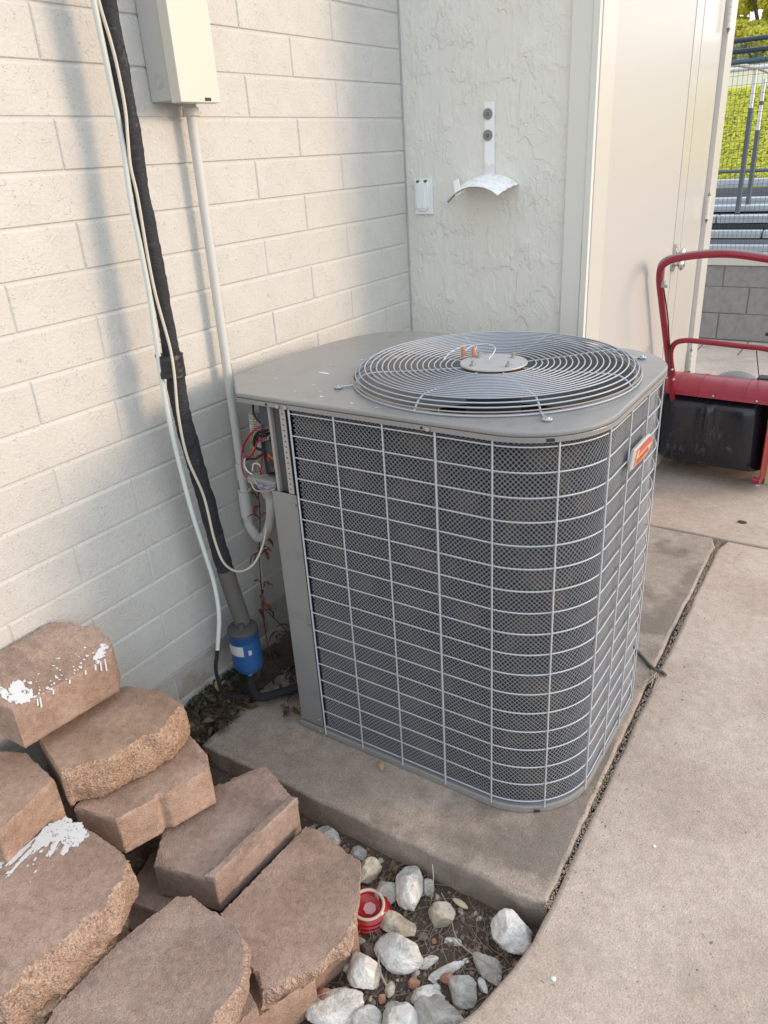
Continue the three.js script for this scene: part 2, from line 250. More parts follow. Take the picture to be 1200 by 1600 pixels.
// ------------------------------------------------------------------ painted block wall (x = 0)
const HC = 0.10246, BL = 0.4064, Y0 = 2.0079;
mat.cblock = M(null, 0.62, 0, { map: T.blockC, ...bump(T.blockB, 0.0015) });
{
  const wall = thing('block_wall', 'cream painted long block wall on the left behind the air conditioner', 'wall');
  part(wall, 'mortar', box(-0.22, -0.0034, -0.14, 3.2, -0.02, 6), M([0.555, 0.545, 0.52], 0.7, 0, bump(T.fineB, 0.001)));
  T.dirtyC = tex(512, (u, v) => { const q = sstep(0.42, 0.66, fbm(u, v, 6, 5, 145)) * 0.55 + 0.12; return mulc(mixc([0.47, 0.455, 0.43], [0.27, 0.225, 0.175], q), 0.93 + 0.14 * fbm(u, v, 60, 2, 147)); });
  mat.cdirty = M(null, 0.75, 0, { map: T.dirtyC, ...bump(T.blockB, 0.002) });
  const cache = {};
  const blockGeo = (len, v) => {
    const key = len.toFixed(3) + v; if (cache[key]) return cache[key];
    const h = HC - 0.0004, L = len - 0.0004, jv = 0.0042;
    const P = [], I = [], U = []; const add = (z, y, x) => { P.push(x, y, z); U.push(z / 0.5 + v * 0.173, y / 0.5 + v * 0.31); return P.length / 3 - 1; };
    const jl = 0.0032, jt = 0.0085, R4 = (l, b, r, t) => [[-L / 2 + l, -h / 2 + b], [L / 2 - r, -h / 2 + b], [L / 2 - r, h / 2 - t], [-L / 2 + l, h / 2 - t]];
    const rings = [R4(0.0004, 0.0004, 0.0004, 0.0004).map(q => [...q, -0.0042]), R4(0.001, 0.0008, 0.001, 0.0022).map(q => [...q, -0.0031]), R4(jv * 0.6, jl * 0.6, jv * 0.6, jt * 0.62).map(q => [...q, -0.0012]), R4(jv, jl, jv, jt).map(q => [...q, 0])];
    for (let r = 0; r < 3; r++) for (let k = 0; k < 4; k++) { const a = rings[r][k], b = rings[r][(k + 1) % 4], c2 = rings[r + 1][(k + 1) % 4], d = rings[r + 1][k]; const i = [a, b, c2, d].map(q => add(q[0], q[1], q[2])); I.push(i[0], i[2], i[1], i[0], i[3], i[2]); }
    const q = rings[3].map(a => add(a[0], a[1], a[2])); I.push(q[0], q[2], q[1], q[0], q[3], q[2]);
    const g = new THREE.BufferGeometry(); g.setAttribute('position', new THREE.Float32BufferAttribute(P, 3)); g.setAttribute('uv', new THREE.Float32BufferAttribute(U, 2)); g.setIndex(I);
    g.computeVertexNormals(); return cache[key] = g;
  };
  srand(5);
  for (let c = -11; c < 21; c++) {
    const y = Y0 - HC * (c + 0.5), odd = ((c % 2) + 2) % 2;
    const js = [0]; for (let z = odd ? 0.1759 : 0.3791; z < 3.1; z += BL) js.push(z);
    for (let k = 0; k + 1 < js.length; k++) {
      const m = part(wall, 'block', blockGeo(js[k + 1] - js[k], Math.floor(rnd() * 9)), c > 16 ? mat.cdirty : mat.cblock);
      m.position.set(rr(-0.0007, 0.0007), y, (js[k] + js[k + 1]) / 2); m.rotation.set(0, rr(-0.002, 0.002), rr(-0.006, 0.006));
    }
  }
}
// ------------------------------------------------------------------ stucco wall (z = 0), corner trim, side wall with door (x = 0.69)
{
  const w = thing('stucco_wall', 'pale grey textured stucco wall facing the camera behind the air conditioner', 'wall');
  const g = new THREE.PlaneGeometry(0.612, 3.34, 1, 1); const uv = g.attributes.uv; for (let i = 0; i < uv.count; i++) uv.setXY(i, uv.getX(i) * 0.612, uv.getY(i) * 3.34);
  g.translate(0.312, 1.53, 0); part(w, 'stucco', g, mat.stucco);
  part(w, 'wall_core', box(-0.2, 0.676, -0.14, 3.2, -1.79, -0.003), M([0.6, 0.59, 0.56], 0.8));
  part(w, 'corner_board', box(0.6035, 0.667, 0.02, 3.2, -0.002, 0.014, 0.002), mat.trim);
  part(w, 'corner_strip', box(0.6685, 0.689, 0.02, 3.2, -0.0025, 0.018, 0.002), mat.trim);
  const ck = []; srand(3); for (let y = 0.6; y < 2.3; y += 0.04) if (rnd() < 0.55) ck.push(box(0.6672, 0.6684, y, y + rr(0.01, 0.045), 0.0085, 0.0125));
  part(w, 'paint_crack', mergeGeometries(ck), M([0.2, 0.19, 0.18], 0.9));
  part(w, 'caulk_bead', rod([0.6676, 1.3, 0.0122], [0.6676, 3.1, 0.0122], 0.0022), mat.caulk);
  const s = thing('side_wall', 'smooth glossy cream side wall beyond the corner trim', 'wall');
  part(s, 'corner_casing', box(0.672, 0.6925, 0.02, 3.2, -0.135, -0.0035, 0.0015), mat.side);
  part(s, 'wall_panel', box(0.672, 0.684, 0.02, 3.2, -1.1165, -0.1355), mat.panel);
  part(s, 'door_frame', mergeGeometries([box(0.66, 0.678, 0.02, 3.2, -1.66, -1.6185), box(0.664, 0.702, 0.02, 3.2, -1.80, -1.662, 0.002)]), mat.side);
  part(s, 'roof', box(-0.2, 0.72, 3.2, 3.26, -1.82, 0.03), mat.trim);
  const d = thing('side_door', 'narrow cream door with round knob on the side wall, beyond the red mower handle', 'door', [0.688, 0, -1.615]);
  const pv = new THREE.Group(); 
  part(d, 'door_slab', box(-0.02, -0.0015, 0.07, 2.75, 0.0, 0.4965, 0.001), mat.door);
  part(d, 'stile_moulding', box(-0.0018, 0.0006, 0.07, 2.75, 0.37, 0.376, 0.001), mat.door);
  for (const y of [2.06, 1.27, 0.52]) {
    const h = part(d, 'hinge', mergeGeometries([0, 1, 2, 3].map(i => at(new THREE.CylinderGeometry(0.0085, 0.0085, 0.024, 12), 0.02, y - 0.039 + i * 0.026, -0.008))), mat.caulk);
    part(h, 'hinge_pin', mergeGeometries([at(new THREE.ConeGeometry(0.008, 0.02, 10), 0.02, y + 0.063, -0.008), at(new THREE.ConeGeometry(0.009, 0.022, 10).rotateX(Math.PI), 0.02, y - 0.064, -0.008)]), M([0.2, 0.19, 0.17], 0.6));
  }
  for (const [y, z, k] of [[1.073, 0.474, 1], [1.118, 0.448, 0.9]]) {
    const kn = new THREE.LatheGeometry([[0, 0.07], [0.012, 0.069], [0.022, 0.063], [0.0265, 0.052], [0.024, 0.042], [0.014, 0.034], [0.009, 0.028], [0.009, 0.01], [0.03, 0.007], [0.033, 0]].map(p => new THREE.Vector2(p[0], p[1])), 28);
    kn.scale(k, k, k); kn.rotateZ(-Math.PI / 2); kn.scale(0.7, 1, 1); part(d, 'knob', kn.translate(-0.002, y, z), mat.nickel);
  }
  part(d, 'latch_plate', box(-0.003, 0.010, 1.10, 1.16, 0.489, 0.493), mat.nickel);
  
}

// ------------------------------------------------------------------ air conditioner
const XR = 1.11, ZF = 1.2032, RC = 0.20, YB = 0.0525;
function perim(s) { // along the front (s = x) and round the corner to the right side
  const L = XR - RC, A = RC * Math.PI / 2;
  if (s < L) return [s, ZF, 0, 1];
  if (s < L + A) { const a = (s - L) / RC; return [L + RC * Math.sin(a), ZF - RC + RC * Math.cos(a), Math.sin(a), Math.cos(a)]; }
  return [XR, ZF - RC - (s - L - A), 1, 0];
}
const SEND = XR - RC + RC * Math.PI / 2 + 0.335, SBACK = SEND + 0.19 * Math.PI / 2;
function perimB(s) { if (s <= SEND) return perim(s); const a = (s - SEND) / 0.19, c = Math.min(a, Math.PI / 2); return [XR - 0.19 + 0.19 * Math.cos(c), ZF - RC - 0.335 - 0.19 * Math.sin(c), Math.cos(c), -Math.sin(c)]; }
const sOuts = []; for (let s = 0.388; s < XR - RC; s += 0.13) sOuts.push(s); for (let s = XR - RC; s < SBACK; s += 0.018) sOuts.push(s); sOuts.push(SBACK);
function ribbon(off, y0, y1, s0 = 0.388) { // vertical sheet following the perimeter at an offset
  const P = [], I = [], U = []; const S = [s0, ...sOuts.filter(s => s > s0 + 0.004)];
  S.forEach((s, i) => { const [x, z, nx, nz] = perimB(s); for (const y of [y0, y1]) { P.push(x + nx * off, y, z + nz * off); U.push(s / 0.3, y / 0.3); } if (i) { const k = i * 2; I.push(k - 2, k, k - 1, k - 1, k, k + 1); } });
  const g = new THREE.BufferGeometry(); g.setAttribute('position', new THREE.Float32BufferAttribute(P, 3)); g.setAttribute('uv', new THREE.Float32BufferAttribute(U, 2)); g.setIndex(I); g.computeVertexNormals(); return g;
}
const arcPts = (cx, cz, r, a0, a1, n = 10) => Array.from({ length: n + 1 }, (_, i) => { const a = lerp(a0, a1, i / n); return [cx + r * Math.sin(a), cz + r * Math.cos(a)]; });
const H = Math.PI / 2;
const ac = thing('air_conditioner', 'large grey outdoor air conditioner unit with round fan guard on top', 'air conditioner');
const FX = 0.74, FZ = 0.82;
{
  // base pan, lid
  const foot = (e) => [[0.29, ZF + e], ...arcPts(XR - RC, ZF - RC, RC + e, 0, H), ...arcPts(XR - 0.19, 0.47 + 0.19, 0.19 + e, H, 2 * H), [0.29, 0.47 - e]];
  part(ac, 'base_pan', slab(foot(0.004), YB, YB + 0.022, 0.004), mat.unit);
  part(ac, 'drain_pan', slab(foot(-0.012), YB + 0.021, YB + 0.03, 0.002), mat.pan);
  const lidOut = (e) => [[0.226, ZF + 0.004 + e], ...arcPts(XR - RC + 0.004, ZF - RC + 0.004, RC + e, 0, H, 16), ...arcPts(XR - 0.19 + 0.004, 0.465 + 0.19, 0.19 + e, H, 2 * H, 14), ...arcPts(0.335, 0.465 + 0.185, 0.205 + e, 2 * H, 2 * H + 1.15, 10), [0.118 - e, 0.67], [0.099 - e, 0.84], [0.100 - e, 1.075], [0.104 - e, 1.087 + e * 0.4]];
  const lid = part(ac, 'lid', slab(lidOut(0.003), 1.066, 1.078, 0.0045, [circlePts(FX, FZ, 0.336, 72)], 3), mat.unit);
  part(lid, 'lid_flange', slab(lidOut(0.0025), 1.054, 1.0655, 0.001, [lidOut(-0.004).reverse()]), mat.unit);
  const emb = new THREE.TorusGeometry(0.3425, 0.004, 8, 80); emb.rotateX(H); emb.scale(1, 0.8, 1); part(lid, 'raised_ring', emb.translate(FX, 1.0785, FZ), mat.unit);
  const spl = []; srand(77);
  for (const [x, z, s] of [[0.33, 0.98, 0.014], [0.37, 1.08, 0.005], [0.29, 0.9, 0.004], [0.42, 1.12, 0.006], [0.45, 1.15, 0.009], [0.55, 1.17, 0.006], [0.24, 1.07, 0.004], [0.34, 0.82, 0.004], [0.36, 1.14, 0.003], [0.47, 1.1, 0.003], [0.62, 1.175, 0.004]])
    for (let k = 0; k < 4; k++) { const c = new THREE.CircleGeometry(s * rr(0.25, 0.55), 9); c.rotateX(-H); c.scale(rr(0.8, 1.9), 1, rr(0.5, 0.9)); c.translate(x + rr(-s, s), 1.0783 + k * 0.00006, z + rr(-s, s) * 0.6); spl.push(c); }
  part(lid, 'paint_spot', mergeGeometries(spl), mat.whitePaint).userData.kind = 'stuff';
  for (const [s, y] of [[0.36, 1.06], [0.384, 1.06], [0.775, 1.06]]) { const g = new THREE.CylinderGeometry(0.005, 0.0056, 0.004, 10); g.rotateX(H); part(lid, 'screw', g.translate(s, y, ZF + 0.0093), mat.bolt); }
  for (const s of [0.758, 0.322]) { const g = new THREE.CylinderGeometry(0.0032, 0.0032, 0.0012, 10); g.rotateX(H); part(lid, 'screw_hole', g.translate(s, 1.06, ZF + 0.0071), mat.dark); }
  { const a = 0.62, g = new RoundedBoxGeometry(0.017, 0.007, 0.0016, 2, 0.0007); g.rotateY(a); part(lid, 'slot_hole', g.translate(XR - RC + 0.004 + (RC + 0.0026) * Math.sin(a), 1.0598, ZF - RC + 0.004 + (RC + 0.0026) * Math.cos(a)), mat.dark); const b = g.clone(); part(ac, 'slot_hole', at(b, 0, YB + 0.011 - 1.0598, 0), mat.dark); }
  // coil behind the guard, fan well, blades
  part(ac, 'coil', ribbon(-0.022, YB + 0.03, 1.054), M(null, 0.75, 0, { map: tex(256, (u, v) => mixc([0.022, 0.027, 0.040], [0.070, 0.064, 0.060], sstep(0.45, 0.72, fbm(u, v, 5, 5, 333)))), ...bump(T.fineB, 0.004) }));
  part(ac, 'inner_panel', mergeGeometries([box(0.384, 0.388, YB + 0.02, 1.054, 0.49, ZF - 0.02), box(0.386, 0.93, YB + 0.02, 1.054, 0.472, 0.478)]), mat.pan);
  const well = new THREE.CylinderGeometry(0.3362, 0.322, 0.17, 72, 1, true); part(ac, 'fan_shroud', well.translate(FX, 0.985, FZ), mat.unit);
  part(ac, 'fan_motor', mergeGeometries([at(new THREE.CylinderGeometry(0.07, 0.07, 0.16, 32), FX, 0.985, FZ), at(new THREE.CylinderGeometry(0.012, 0.012, 0.1, 12), FX, 0.87, FZ)]), M([0.05, 0.05, 0.055], 0.5, 0.3));
  const ab = new THREE.Shape(); ab.moveTo(0.05, -0.05); ab.quadraticCurveTo(0.2, -0.13, 0.295, -0.07); ab.quadraticCurveTo(0.31, 0.0, 0.28, 0.1); ab.quadraticCurveTo(0.15, 0.09, 0.05, 0.05); ab.closePath();
  for (let k = 0; k < 3; k++) { const g = new THREE.ExtrudeGeometry(ab, { depth: 0.002, bevelEnabled: false }); g.rotateX(-H); g.rotateX(0.42); g.rotateY(k * 2 * Math.PI / 3 + 0.55); part(ac, 'fan_blade', g.translate(FX, 0.90, FZ), mat.galv); }
  // fan guard
  const fg = new THREE.Group(); fg.name = 'fan_guard'; ac.add(fg);
  const ring = (r, y, t, m) => { const g = new THREE.TorusGeometry(r, t, 6, 96); g.rotateX(H); part(fg, 'guard_ring', g.translate(FX, y, FZ), m); };
  const prof = (r) => 1.1015 + 0.0095 * clamp((r - 0.085) / 0.235);
  ring(0.354, 1.0815, 0.0022, mat.guard); ring(0.352, 1.089, 0.0018, mat.rustWire); ring(0.346, 1.0975, 0.0018, mat.guard); ring(0.336, 1.105, 0.0018, mat.guard);
  for (let r = 0.322; r > 0.09; r -= 0.0145) ring(r, prof(r), 0.0018, mat.guard);
  for (let k = 0; k < 8; k++) {
    const a = k * Math.PI / 4 + 0.06, c = Math.cos(a), s = Math.sin(a), q = (r, y) => [FX + r * c, y, FZ + r * s];
    const long = k % 2 === 1, pts = [q(0.06, 1.098), q(0.2, 1.1025), q(0.318, 1.107), q(0.334, 1.101), q(0.3445, 1.0925), q(0.350, 1.085)];
    if (long) pts.push(q(0.362, 1.082), q(0.392, 1.0815)); else pts.push(q(0.356, 1.0815));
    const rib = part(fg, 'guard_rib', tube(pts, 0.0023, 40, 7), mat.guard);
    if (long) { const f = new THREE.TorusGeometry(0.0085, 0.0028, 6, 16); f.rotateX(H); part(rib, 'foot_loop', f.translate(...q(0.392, 1.0815)), mat.guard); part(rib, 'foot_screw', at(new THREE.CylinderGeometry(0.005, 0.0065, 0.006, 10), ...q(0.392, 1.083)), mat.bolt); }
  }
  const hub = part(fg, 'hub_plate', at(new THREE.CylinderGeometry(0.083, 0.084, 0.003, 40), FX, 1.105, FZ), M([0.42, 0.42, 0.43], 0.55, 0.2));
  part(hub, 'rusty_rim', at(new THREE.CylinderGeometry(0.082, 0.078, 0.008, 40), FX, 1.0995, FZ), M([0.20, 0.075, 0.03], 0.85));
  for (const [a, r] of [[0.5, 0.06], [2.1, 0.062], [3.6, 0.06], [5.2, 0.062]]) part(hub, 'bolt', mergeGeometries([at(new THREE.CylinderGeometry(0.0075, 0.0075, 0.005, 6), FX + r * Math.cos(a), 1.109, FZ + r * Math.sin(a)), at(new THREE.CylinderGeometry(0.0035, 0.0035, 0.012, 8), FX + r * Math.cos(a), 1.1135, FZ + r * Math.sin(a))]), mat.bolt);
  const lw = M([0.44, 0.56, 0.60], 0.5), nut = M([0.50, 0.22, 0.15], 0.6);
  part(ac, 'wire', tube([[0.625, 1.114, 0.87], [0.612, 1.118, 0.80], [0.63, 1.125, 0.755], [0.66, 1.124, 0.755], [0.665, 1.118, 0.785]], 0.0016, 30, 6), lw);
  part(ac, 'wire', tube([[0.645, 1.118, 0.80], [0.65, 1.126, 0.76], [0.69, 1.13, 0.745], [0.725, 1.128, 0.78], [0.735, 1.116, 0.84]], 0.0016, 30, 6), lw);
  for (const [x, z] of [[0.645, 0.80], [0.67, 0.79]]) { const g = new THREE.CylinderGeometry(0.0035, 0.0075, 0.024, 10); g.rotateX(0.2); part(ac, 'wire_nut', g.translate(x, 1.122, z), nut); }
  // diamond mesh screen: two families of thin strands over the front, corner and right side
  const geos = [], y0 = YB + 0.026, y1 = 1.053, pitch = 0.0119, slope = 1.02;
  const seg = (s0, ya, s1, yb, o) => { const P = [], I = []; const n = Math.max(1, Math.ceil((s1 - s0) / 0.07)); const w = 0.0012;
    for (let i = 0; i <= n; i++) { const s = lerp(s0, s1, i / n), y = lerp(ya, yb, i / n), [x, z, nx, nz] = perimB(s); P.push(x + nx * (o - 0.0006), y - w, z + nz * (o - 0.0006), x + nx * (o + 0.0006), y, z + nz * (o + 0.0006), x + nx * (o - 0.0006), y + w, z + nz * (o - 0.0006)); if (i) { const k = i * 3; for (const [a, b] of [[0, 1], [1, 2], [2, 0]]) I.push(k - 3 + a, k + a, k - 3 + b, k - 3 + b, k + a, k + b); } }
    const g = new THREE.BufferGeometry(); g.setAttribute('position', new THREE.Float32BufferAttribute(P, 3)); g.setIndex(I); geos.push(g); };
  const S0 = 0.389, S1 = SEND + 0.06, W = S1 - S0, dy = W * slope;
  for (let c = y0 - dy; c < y1; c += pitch * slope) for (const d of [1, -1]) {
    let sa = S0, sb = S1, ya = d > 0 ? c : c + dy, yb = d > 0 ? c + dy : c;
    const cut = (yl) => S0 + (d > 0 ? (yl - c) : (c + dy - yl)) / slope;
    if (d > 0) { if (ya < y0) { sa = cut(y0); ya = y0; } if (yb > y1) { sb = cut(y1); yb = y1; } } else { if (ya > y1) { sa = cut(y1); ya = y1; } if (yb < y0) { sb = cut(y0); yb = y0; } }
    if (sb - sa > 0.003) seg(sa, ya, sb, yb, d > 0 ? -0.0072 : -0.0084);
  }
  const mg = mergeGeometries(geos); mg.computeVertexNormals(); part(ac, 'mesh_screen', mg, mat.strand).userData.kind = 'stuff';
  // wire grille
  const gr = new THREE.Group(); gr.name = 'wire_grille'; ac.add(gr);
  for (let k = 0; k < 18; k++) { const y = 1.043 - k * 0.0561, pts = []; for (let s = 0.386; s < SEND + 0.15; s += s > XR - RC - 0.05 ? 0.02 : 0.1) { const [x, z] = perimB(s); pts.push([x, y, z]); } part(gr, 'horizontal_wire', tube(pts, 0.0019, 60, 6), mat.wire); }
  for (let k = 0; k < 10; k++) { const s = k === 0 ? 0.3885 : 0.3876 + 0.1335 * k, [x, z, nx, nz] = perimB(s); part(gr, 'vertical_wire', rod([x + nx * 0.0036, YB + (k % 3 ? 0.016 : 0.008), z + nz * 0.0036], [x + nx * 0.0036, 1.056, z + nz * 0.0036], k === 0 || k === 3 ? 0.0027 : 0.0021, 7), mat.wire); }
  for (const [x, y, z] of [[0.365, 0.103, ZF + 0.003], [0.366, 0.064, ZF + 0.005], [0.388, 0.063, ZF + 0.006], [0.786, 0.064, ZF + 0.006], [0.372, 0.80, ZF + 0.003], [0.372, 0.44, ZF + 0.003]]) { const g = new THREE.CylinderGeometry(0.0045, 0.0055, 0.004, 10); g.rotateX(H); part(ac, 'screw', g.translate(x, y, z), mat.bolt); }
  // corner post: lower panel, open upper part with perforated strip
  part(ac, 'corner_panel', mergeGeometries([box(0.300, 0.3785, YB + 0.03, 0.826, ZF - 0.002, ZF + 0.0005, 0.001), box(0.2975, 0.3003, YB + 0.03, 0.826, 0.80, ZF + 0.0003, 0.001)]), mat.unit);
  const holes = []; for (let y = 0.84; y < 1.05; y += 0.0142) holes.push(circlePts(0.363, y, 0.0027, 8));
  part(ac, 'perforated_strip', panelZ([[0.355, 0.828], [0.372, 0.828], [0.372, 1.054], [0.355, 1.054]], ZF - 0.003, ZF - 0.0008, 0.0003, holes), M([0.40, 0.39, 0.37], 0.6, 0.2));
  part(ac, 'strip_backing', box(0.356, 0.371, 0.83, 1.054, ZF - 0.02, ZF - 0.012), mat.dark);
  part(ac, 'dark_channel', box(0.3205, 0.354, 0.822, 1.054, ZF - 0.06, ZF - 0.016, 0.002), M([0.052, 0.055, 0.060], 0.5));
  part(ac, 'bracket_edge', box(0.3115, 0.3195, 0.822, 1.054, ZF - 0.09, ZF - 0.006, 0.001), M([0.36, 0.345, 0.32], 0.55, 0.2));
  part(ac, 'dark_post', box(0.262, 0.296, 0.985, 1.054, 1.13, ZF - 0.03), mat.pan);
  part(ac, 'side_panel', box(0.294, 0.2970, YB + 0.03, 1.054, 0.50, 1.10), mat.unit);
  // electrical parts hanging in the open compartment
  const cap = part(ac, 'capacitor', new THREE.LatheGeometry([[0, 0.055], [0.017, 0.054], [0.0195, 0.05], [0.0195, -0.055], [0.0175, -0.06], [0, -0.06]].map(p => new THREE.Vector2(...p)), 24).translate(0.192, 0.94, 1.115), mat.galv);
  { const st = []; srand(9); for (let k = 0; k < 9; k++) { const g = new THREE.CylinderGeometry(0.0198, 0.0198, 0.0022, 20, 1, true, rr(-0.6, 0.2), rr(0.7, 1.4)); st.push(g.translate(0.192, 0.975 - k * 0.006, 1.115)); } part(cap, 'label_print', mergeGeometries(st), M([0.06, 0.06, 0.07], 0.7)); }
  const lab = new THREE.CylinderGeometry(0.0196, 0.0196, 0.085, 24, 1, true); part(cap, 'paper_label', lab.translate(0.192, 0.938, 1.115), M([0.55, 0.58, 0.58], 0.6));
  part(ac, 'contactor', mergeGeometries([rod([0.236, 0.945, 1.12], [0.272, 0.852, 1.15], 0.026, 20)]), M([0.012, 0.012, 0.013], 0.4));
  { const g = panelZ([[-0.01, -0.03], [0.012, -0.03], [0.016, 0.008], [-0.012, 0.014]], 0, 0.001, 0.0002); g.rotateZ(-0.2); g.rotateY(-0.1); part(ac, 'warning_label', g.translate(0.274, 0.893, 1.166), M([0.50, 0.075, 0.03], 0.6)); const h = panelZ([[-0.006, -0.026], [0.009, -0.026], [0.012, 0.002], [-0.008, 0.006]], 0, 0.001, 0.0002); h.rotateZ(-0.2); h.rotateY(-0.1); part(ac, 'label_field', h.translate(0.2742, 0.8925, 1.1672), M([0.03, 0.03, 0.02], 0.6)); }
  for (let k = 0; k < 4; k++) part(ac, 'terminal', box(0.236 + k * 0.009, 0.242 + k * 0.009, 0.934 + k * 0.003, 0.944 + k * 0.003, 1.144, 1.16, 0.001), mat.bolt);
  part(ac, 'wiring_shelf', slab([[0.205, 1.09], [0.302, 1.08], [0.302, 1.192], [0.205, 1.192]], 0.825, 0.843, 0.002), M([0.27, 0.255, 0.225], 0.7));
  part(ac, 'conduit_hub', mergeGeometries([at(new THREE.CylinderGeometry(0.036, 0.03, 0.03, 24), 0.245, 0.81, 1.15), at(new THREE.CylinderGeometry(0.025, 0.025, 0.02, 8), 0.243, 0.787, 1.148)]), M([0.32, 0.315, 0.30], 0.6));
  const wr = (n, pts, m, r = 0.0022) => part(ac, 'wire', tube(pts, r, 40, 7), m, n);
  const wRed = M([0.32, 0.012, 0.028], 0.35), wBlk = M([0.015, 0.015, 0.016], 0.4), wYel = M([0.5, 0.30, 0.04], 0.4), wWht = M([0.6, 0.58, 0.52], 0.4);
  wr('red wire', [[0.278, 0.99, 1.17], [0.253, 0.982, 1.17], [0.218, 0.956, 1.17], [0.188, 0.92, 1.17], [0.183, 0.9, 1.17], [0.2, 0.89, 1.17], [0.226, 0.916, 1.17], [0.239, 0.938, 1.17], [0.262, 0.951, 1.16]], wRed, 0.0025);
  wr('red wire', [[0.271, 0.989, 1.178], [0.233, 0.967, 1.178], [0.2, 0.933, 1.178], [0.185, 0.902, 1.178], [0.178, 0.863, 1.178], [0.181, 0.841, 1.178], [0.2, 0.826, 1.178]], wRed);
  wr('red wire', [[0.246, 0.91, 1.165], [0.238, 0.875, 1.165], [0.227, 0.843, 1.165]], wRed);
  wr('black wire', [[0.238, 1.05, 1.165], [0.234, 1.012, 1.165], [0.246, 0.995, 1.165], [0.268, 0.987, 1.165]], wBlk, 0.003);
  wr('black wire', [[0.27, 0.971, 1.16], [0.234, 0.959, 1.16], [0.216, 0.932, 1.16], [0.218, 0.915, 1.158], [0.248, 0.91, 1.155]], wBlk, 0.004);
  wr('black wire', [[0.27, 0.962, 1.165], [0.24, 0.952, 1.165], [0.226, 0.93, 1.163]], wBlk, 0.003);
  wr('black wire', [[0.25, 0.905, 1.172], [0.223, 0.889, 1.172], [0.192, 0.884, 1.172]], wBlk, 0.003);
  wr('yellow wire', [[0.215, 1.0, 1.148], [0.211, 0.967, 1.148], [0.198, 0.936, 1.148], [0.196, 0.914, 1.148], [0.203, 0.885, 1.148], [0.206, 0.845, 1.148]], wYel, 0.002);
  wr('white wire', [[0.189, 0.885, 1.175], [0.185, 0.866, 1.175], [0.193, 0.85, 1.175], [0.206, 0.842, 1.172]], wWht, 0.0024);
  wr('white wire', [[0.196, 0.846, 1.16], [0.203, 0.866, 1.16], [0.220, 0.871, 1.16], [0.230, 0.858, 1.16], [0.222, 0.843, 1.16]], wWht, 0.0024);
  wr('grey wire', [[0.232, 0.842, 1.194], [0.25, 0.824, 1.198], [0.275, 0.828, 1.198], [0.302, 0.836, 1.198]], M([0.3, 0.29, 0.28], 0.5), 0.0022);
  wr('grey wire', [[0.217, 0.832, 1.194], [0.232, 0.813, 1.197], [0.264, 0.815, 1.198], [0.303, 0.828, 1.198]], M([0.34, 0.33, 0.31], 0.5), 0.0022);
  for (const x of [0.25, 0.276]) part(ac, 'crimp_connector', rod([x, 0.827, 1.2], [x + 0.016, 0.831, 1.2], 0.005, 10), M([0.24, 0.22, 0.34], 0.5));
  // badge on the right side
  const toX = (g, x) => { g.rotateY(H); return g.translate(x, 0, 0); };          // outline given as [-z, y]
  const bo = [[-0.895, 0.957], [-0.772, 0.957], [-0.735, 0.933], [-0.79, 0.906], [-0.918, 0.914]];
  const badge = part(ac, 'badge', toX(panelZ(bo, 0, 0.011, 0.003), XR + 0.004), M([0.44, 0.42, 0.385], 0.5));
  const il = (k, c) => bo.map(([a, b]) => [-0.822 + (a + 0.822) * k, 0.9325 + (b - 0.9325) * c]);
  part(badge, 'badge_border', toX(panelZ(il(0.82, 0.80), 0, 0.0012, 0.0004), XR + 0.0148), M([0.42, 0.14, 0.075], 0.5));
  part(badge, 'badge_field', toX(panelZ(il(0.72, 0.62), 0, 0.0012, 0.0004), XR + 0.0156), M([0.60, 0.40, 0.22], 0.5));
  part(badge, 'badge_arch', toX(panelZ([[-0.86, 0.950], [-0.77, 0.950], [-0.748, 0.934], [-0.79, 0.936], [-0.872, 0.936]], 0, 0.0012, 0.0004), XR + 0.0164), M([0.44, 0.10, 0.075], 0.5));
  const sc = []; srand(12); let zc = 0.885; while (zc > 0.80) { sc.push(rod([XR + 0.0175, 0.921, zc], [XR + 0.0175, 0.932, zc - 0.004], 0.0012, 5), rod([XR + 0.0175, 0.922, zc - 0.005], [XR + 0.0175, 0.926, zc - 0.01], 0.0012, 5)); zc -= 0.012; }
  part(badge, 'badge_script', mergeGeometries(sc), M([0.46, 0.09, 0.03], 0.45));
}
// service valves at the foot of the unit
{
  const t = thing('service_valve', 'black service valve and foam covered pipe stub at the left foot of the air conditioner', 'valve');
  part(t, 'valve_body', mergeGeometries([rod([0.222, 0.055, 1.085], [0.222, 0.15, 1.085], 0.021, 14), rod([0.222, 0.15, 1.085], [0.222, 0.165, 1.085], 0.027, 12), rod([0.20, 0.075, 1.09], [0.296, 0.075, 1.06], 0.019, 12)]), mat.rubber);
  part(t, 'valve_cap', rod([0.222, 0.1, 1.085], [0.235, 0.1, 1.125], 0.014, 12), mat.rubber);
}

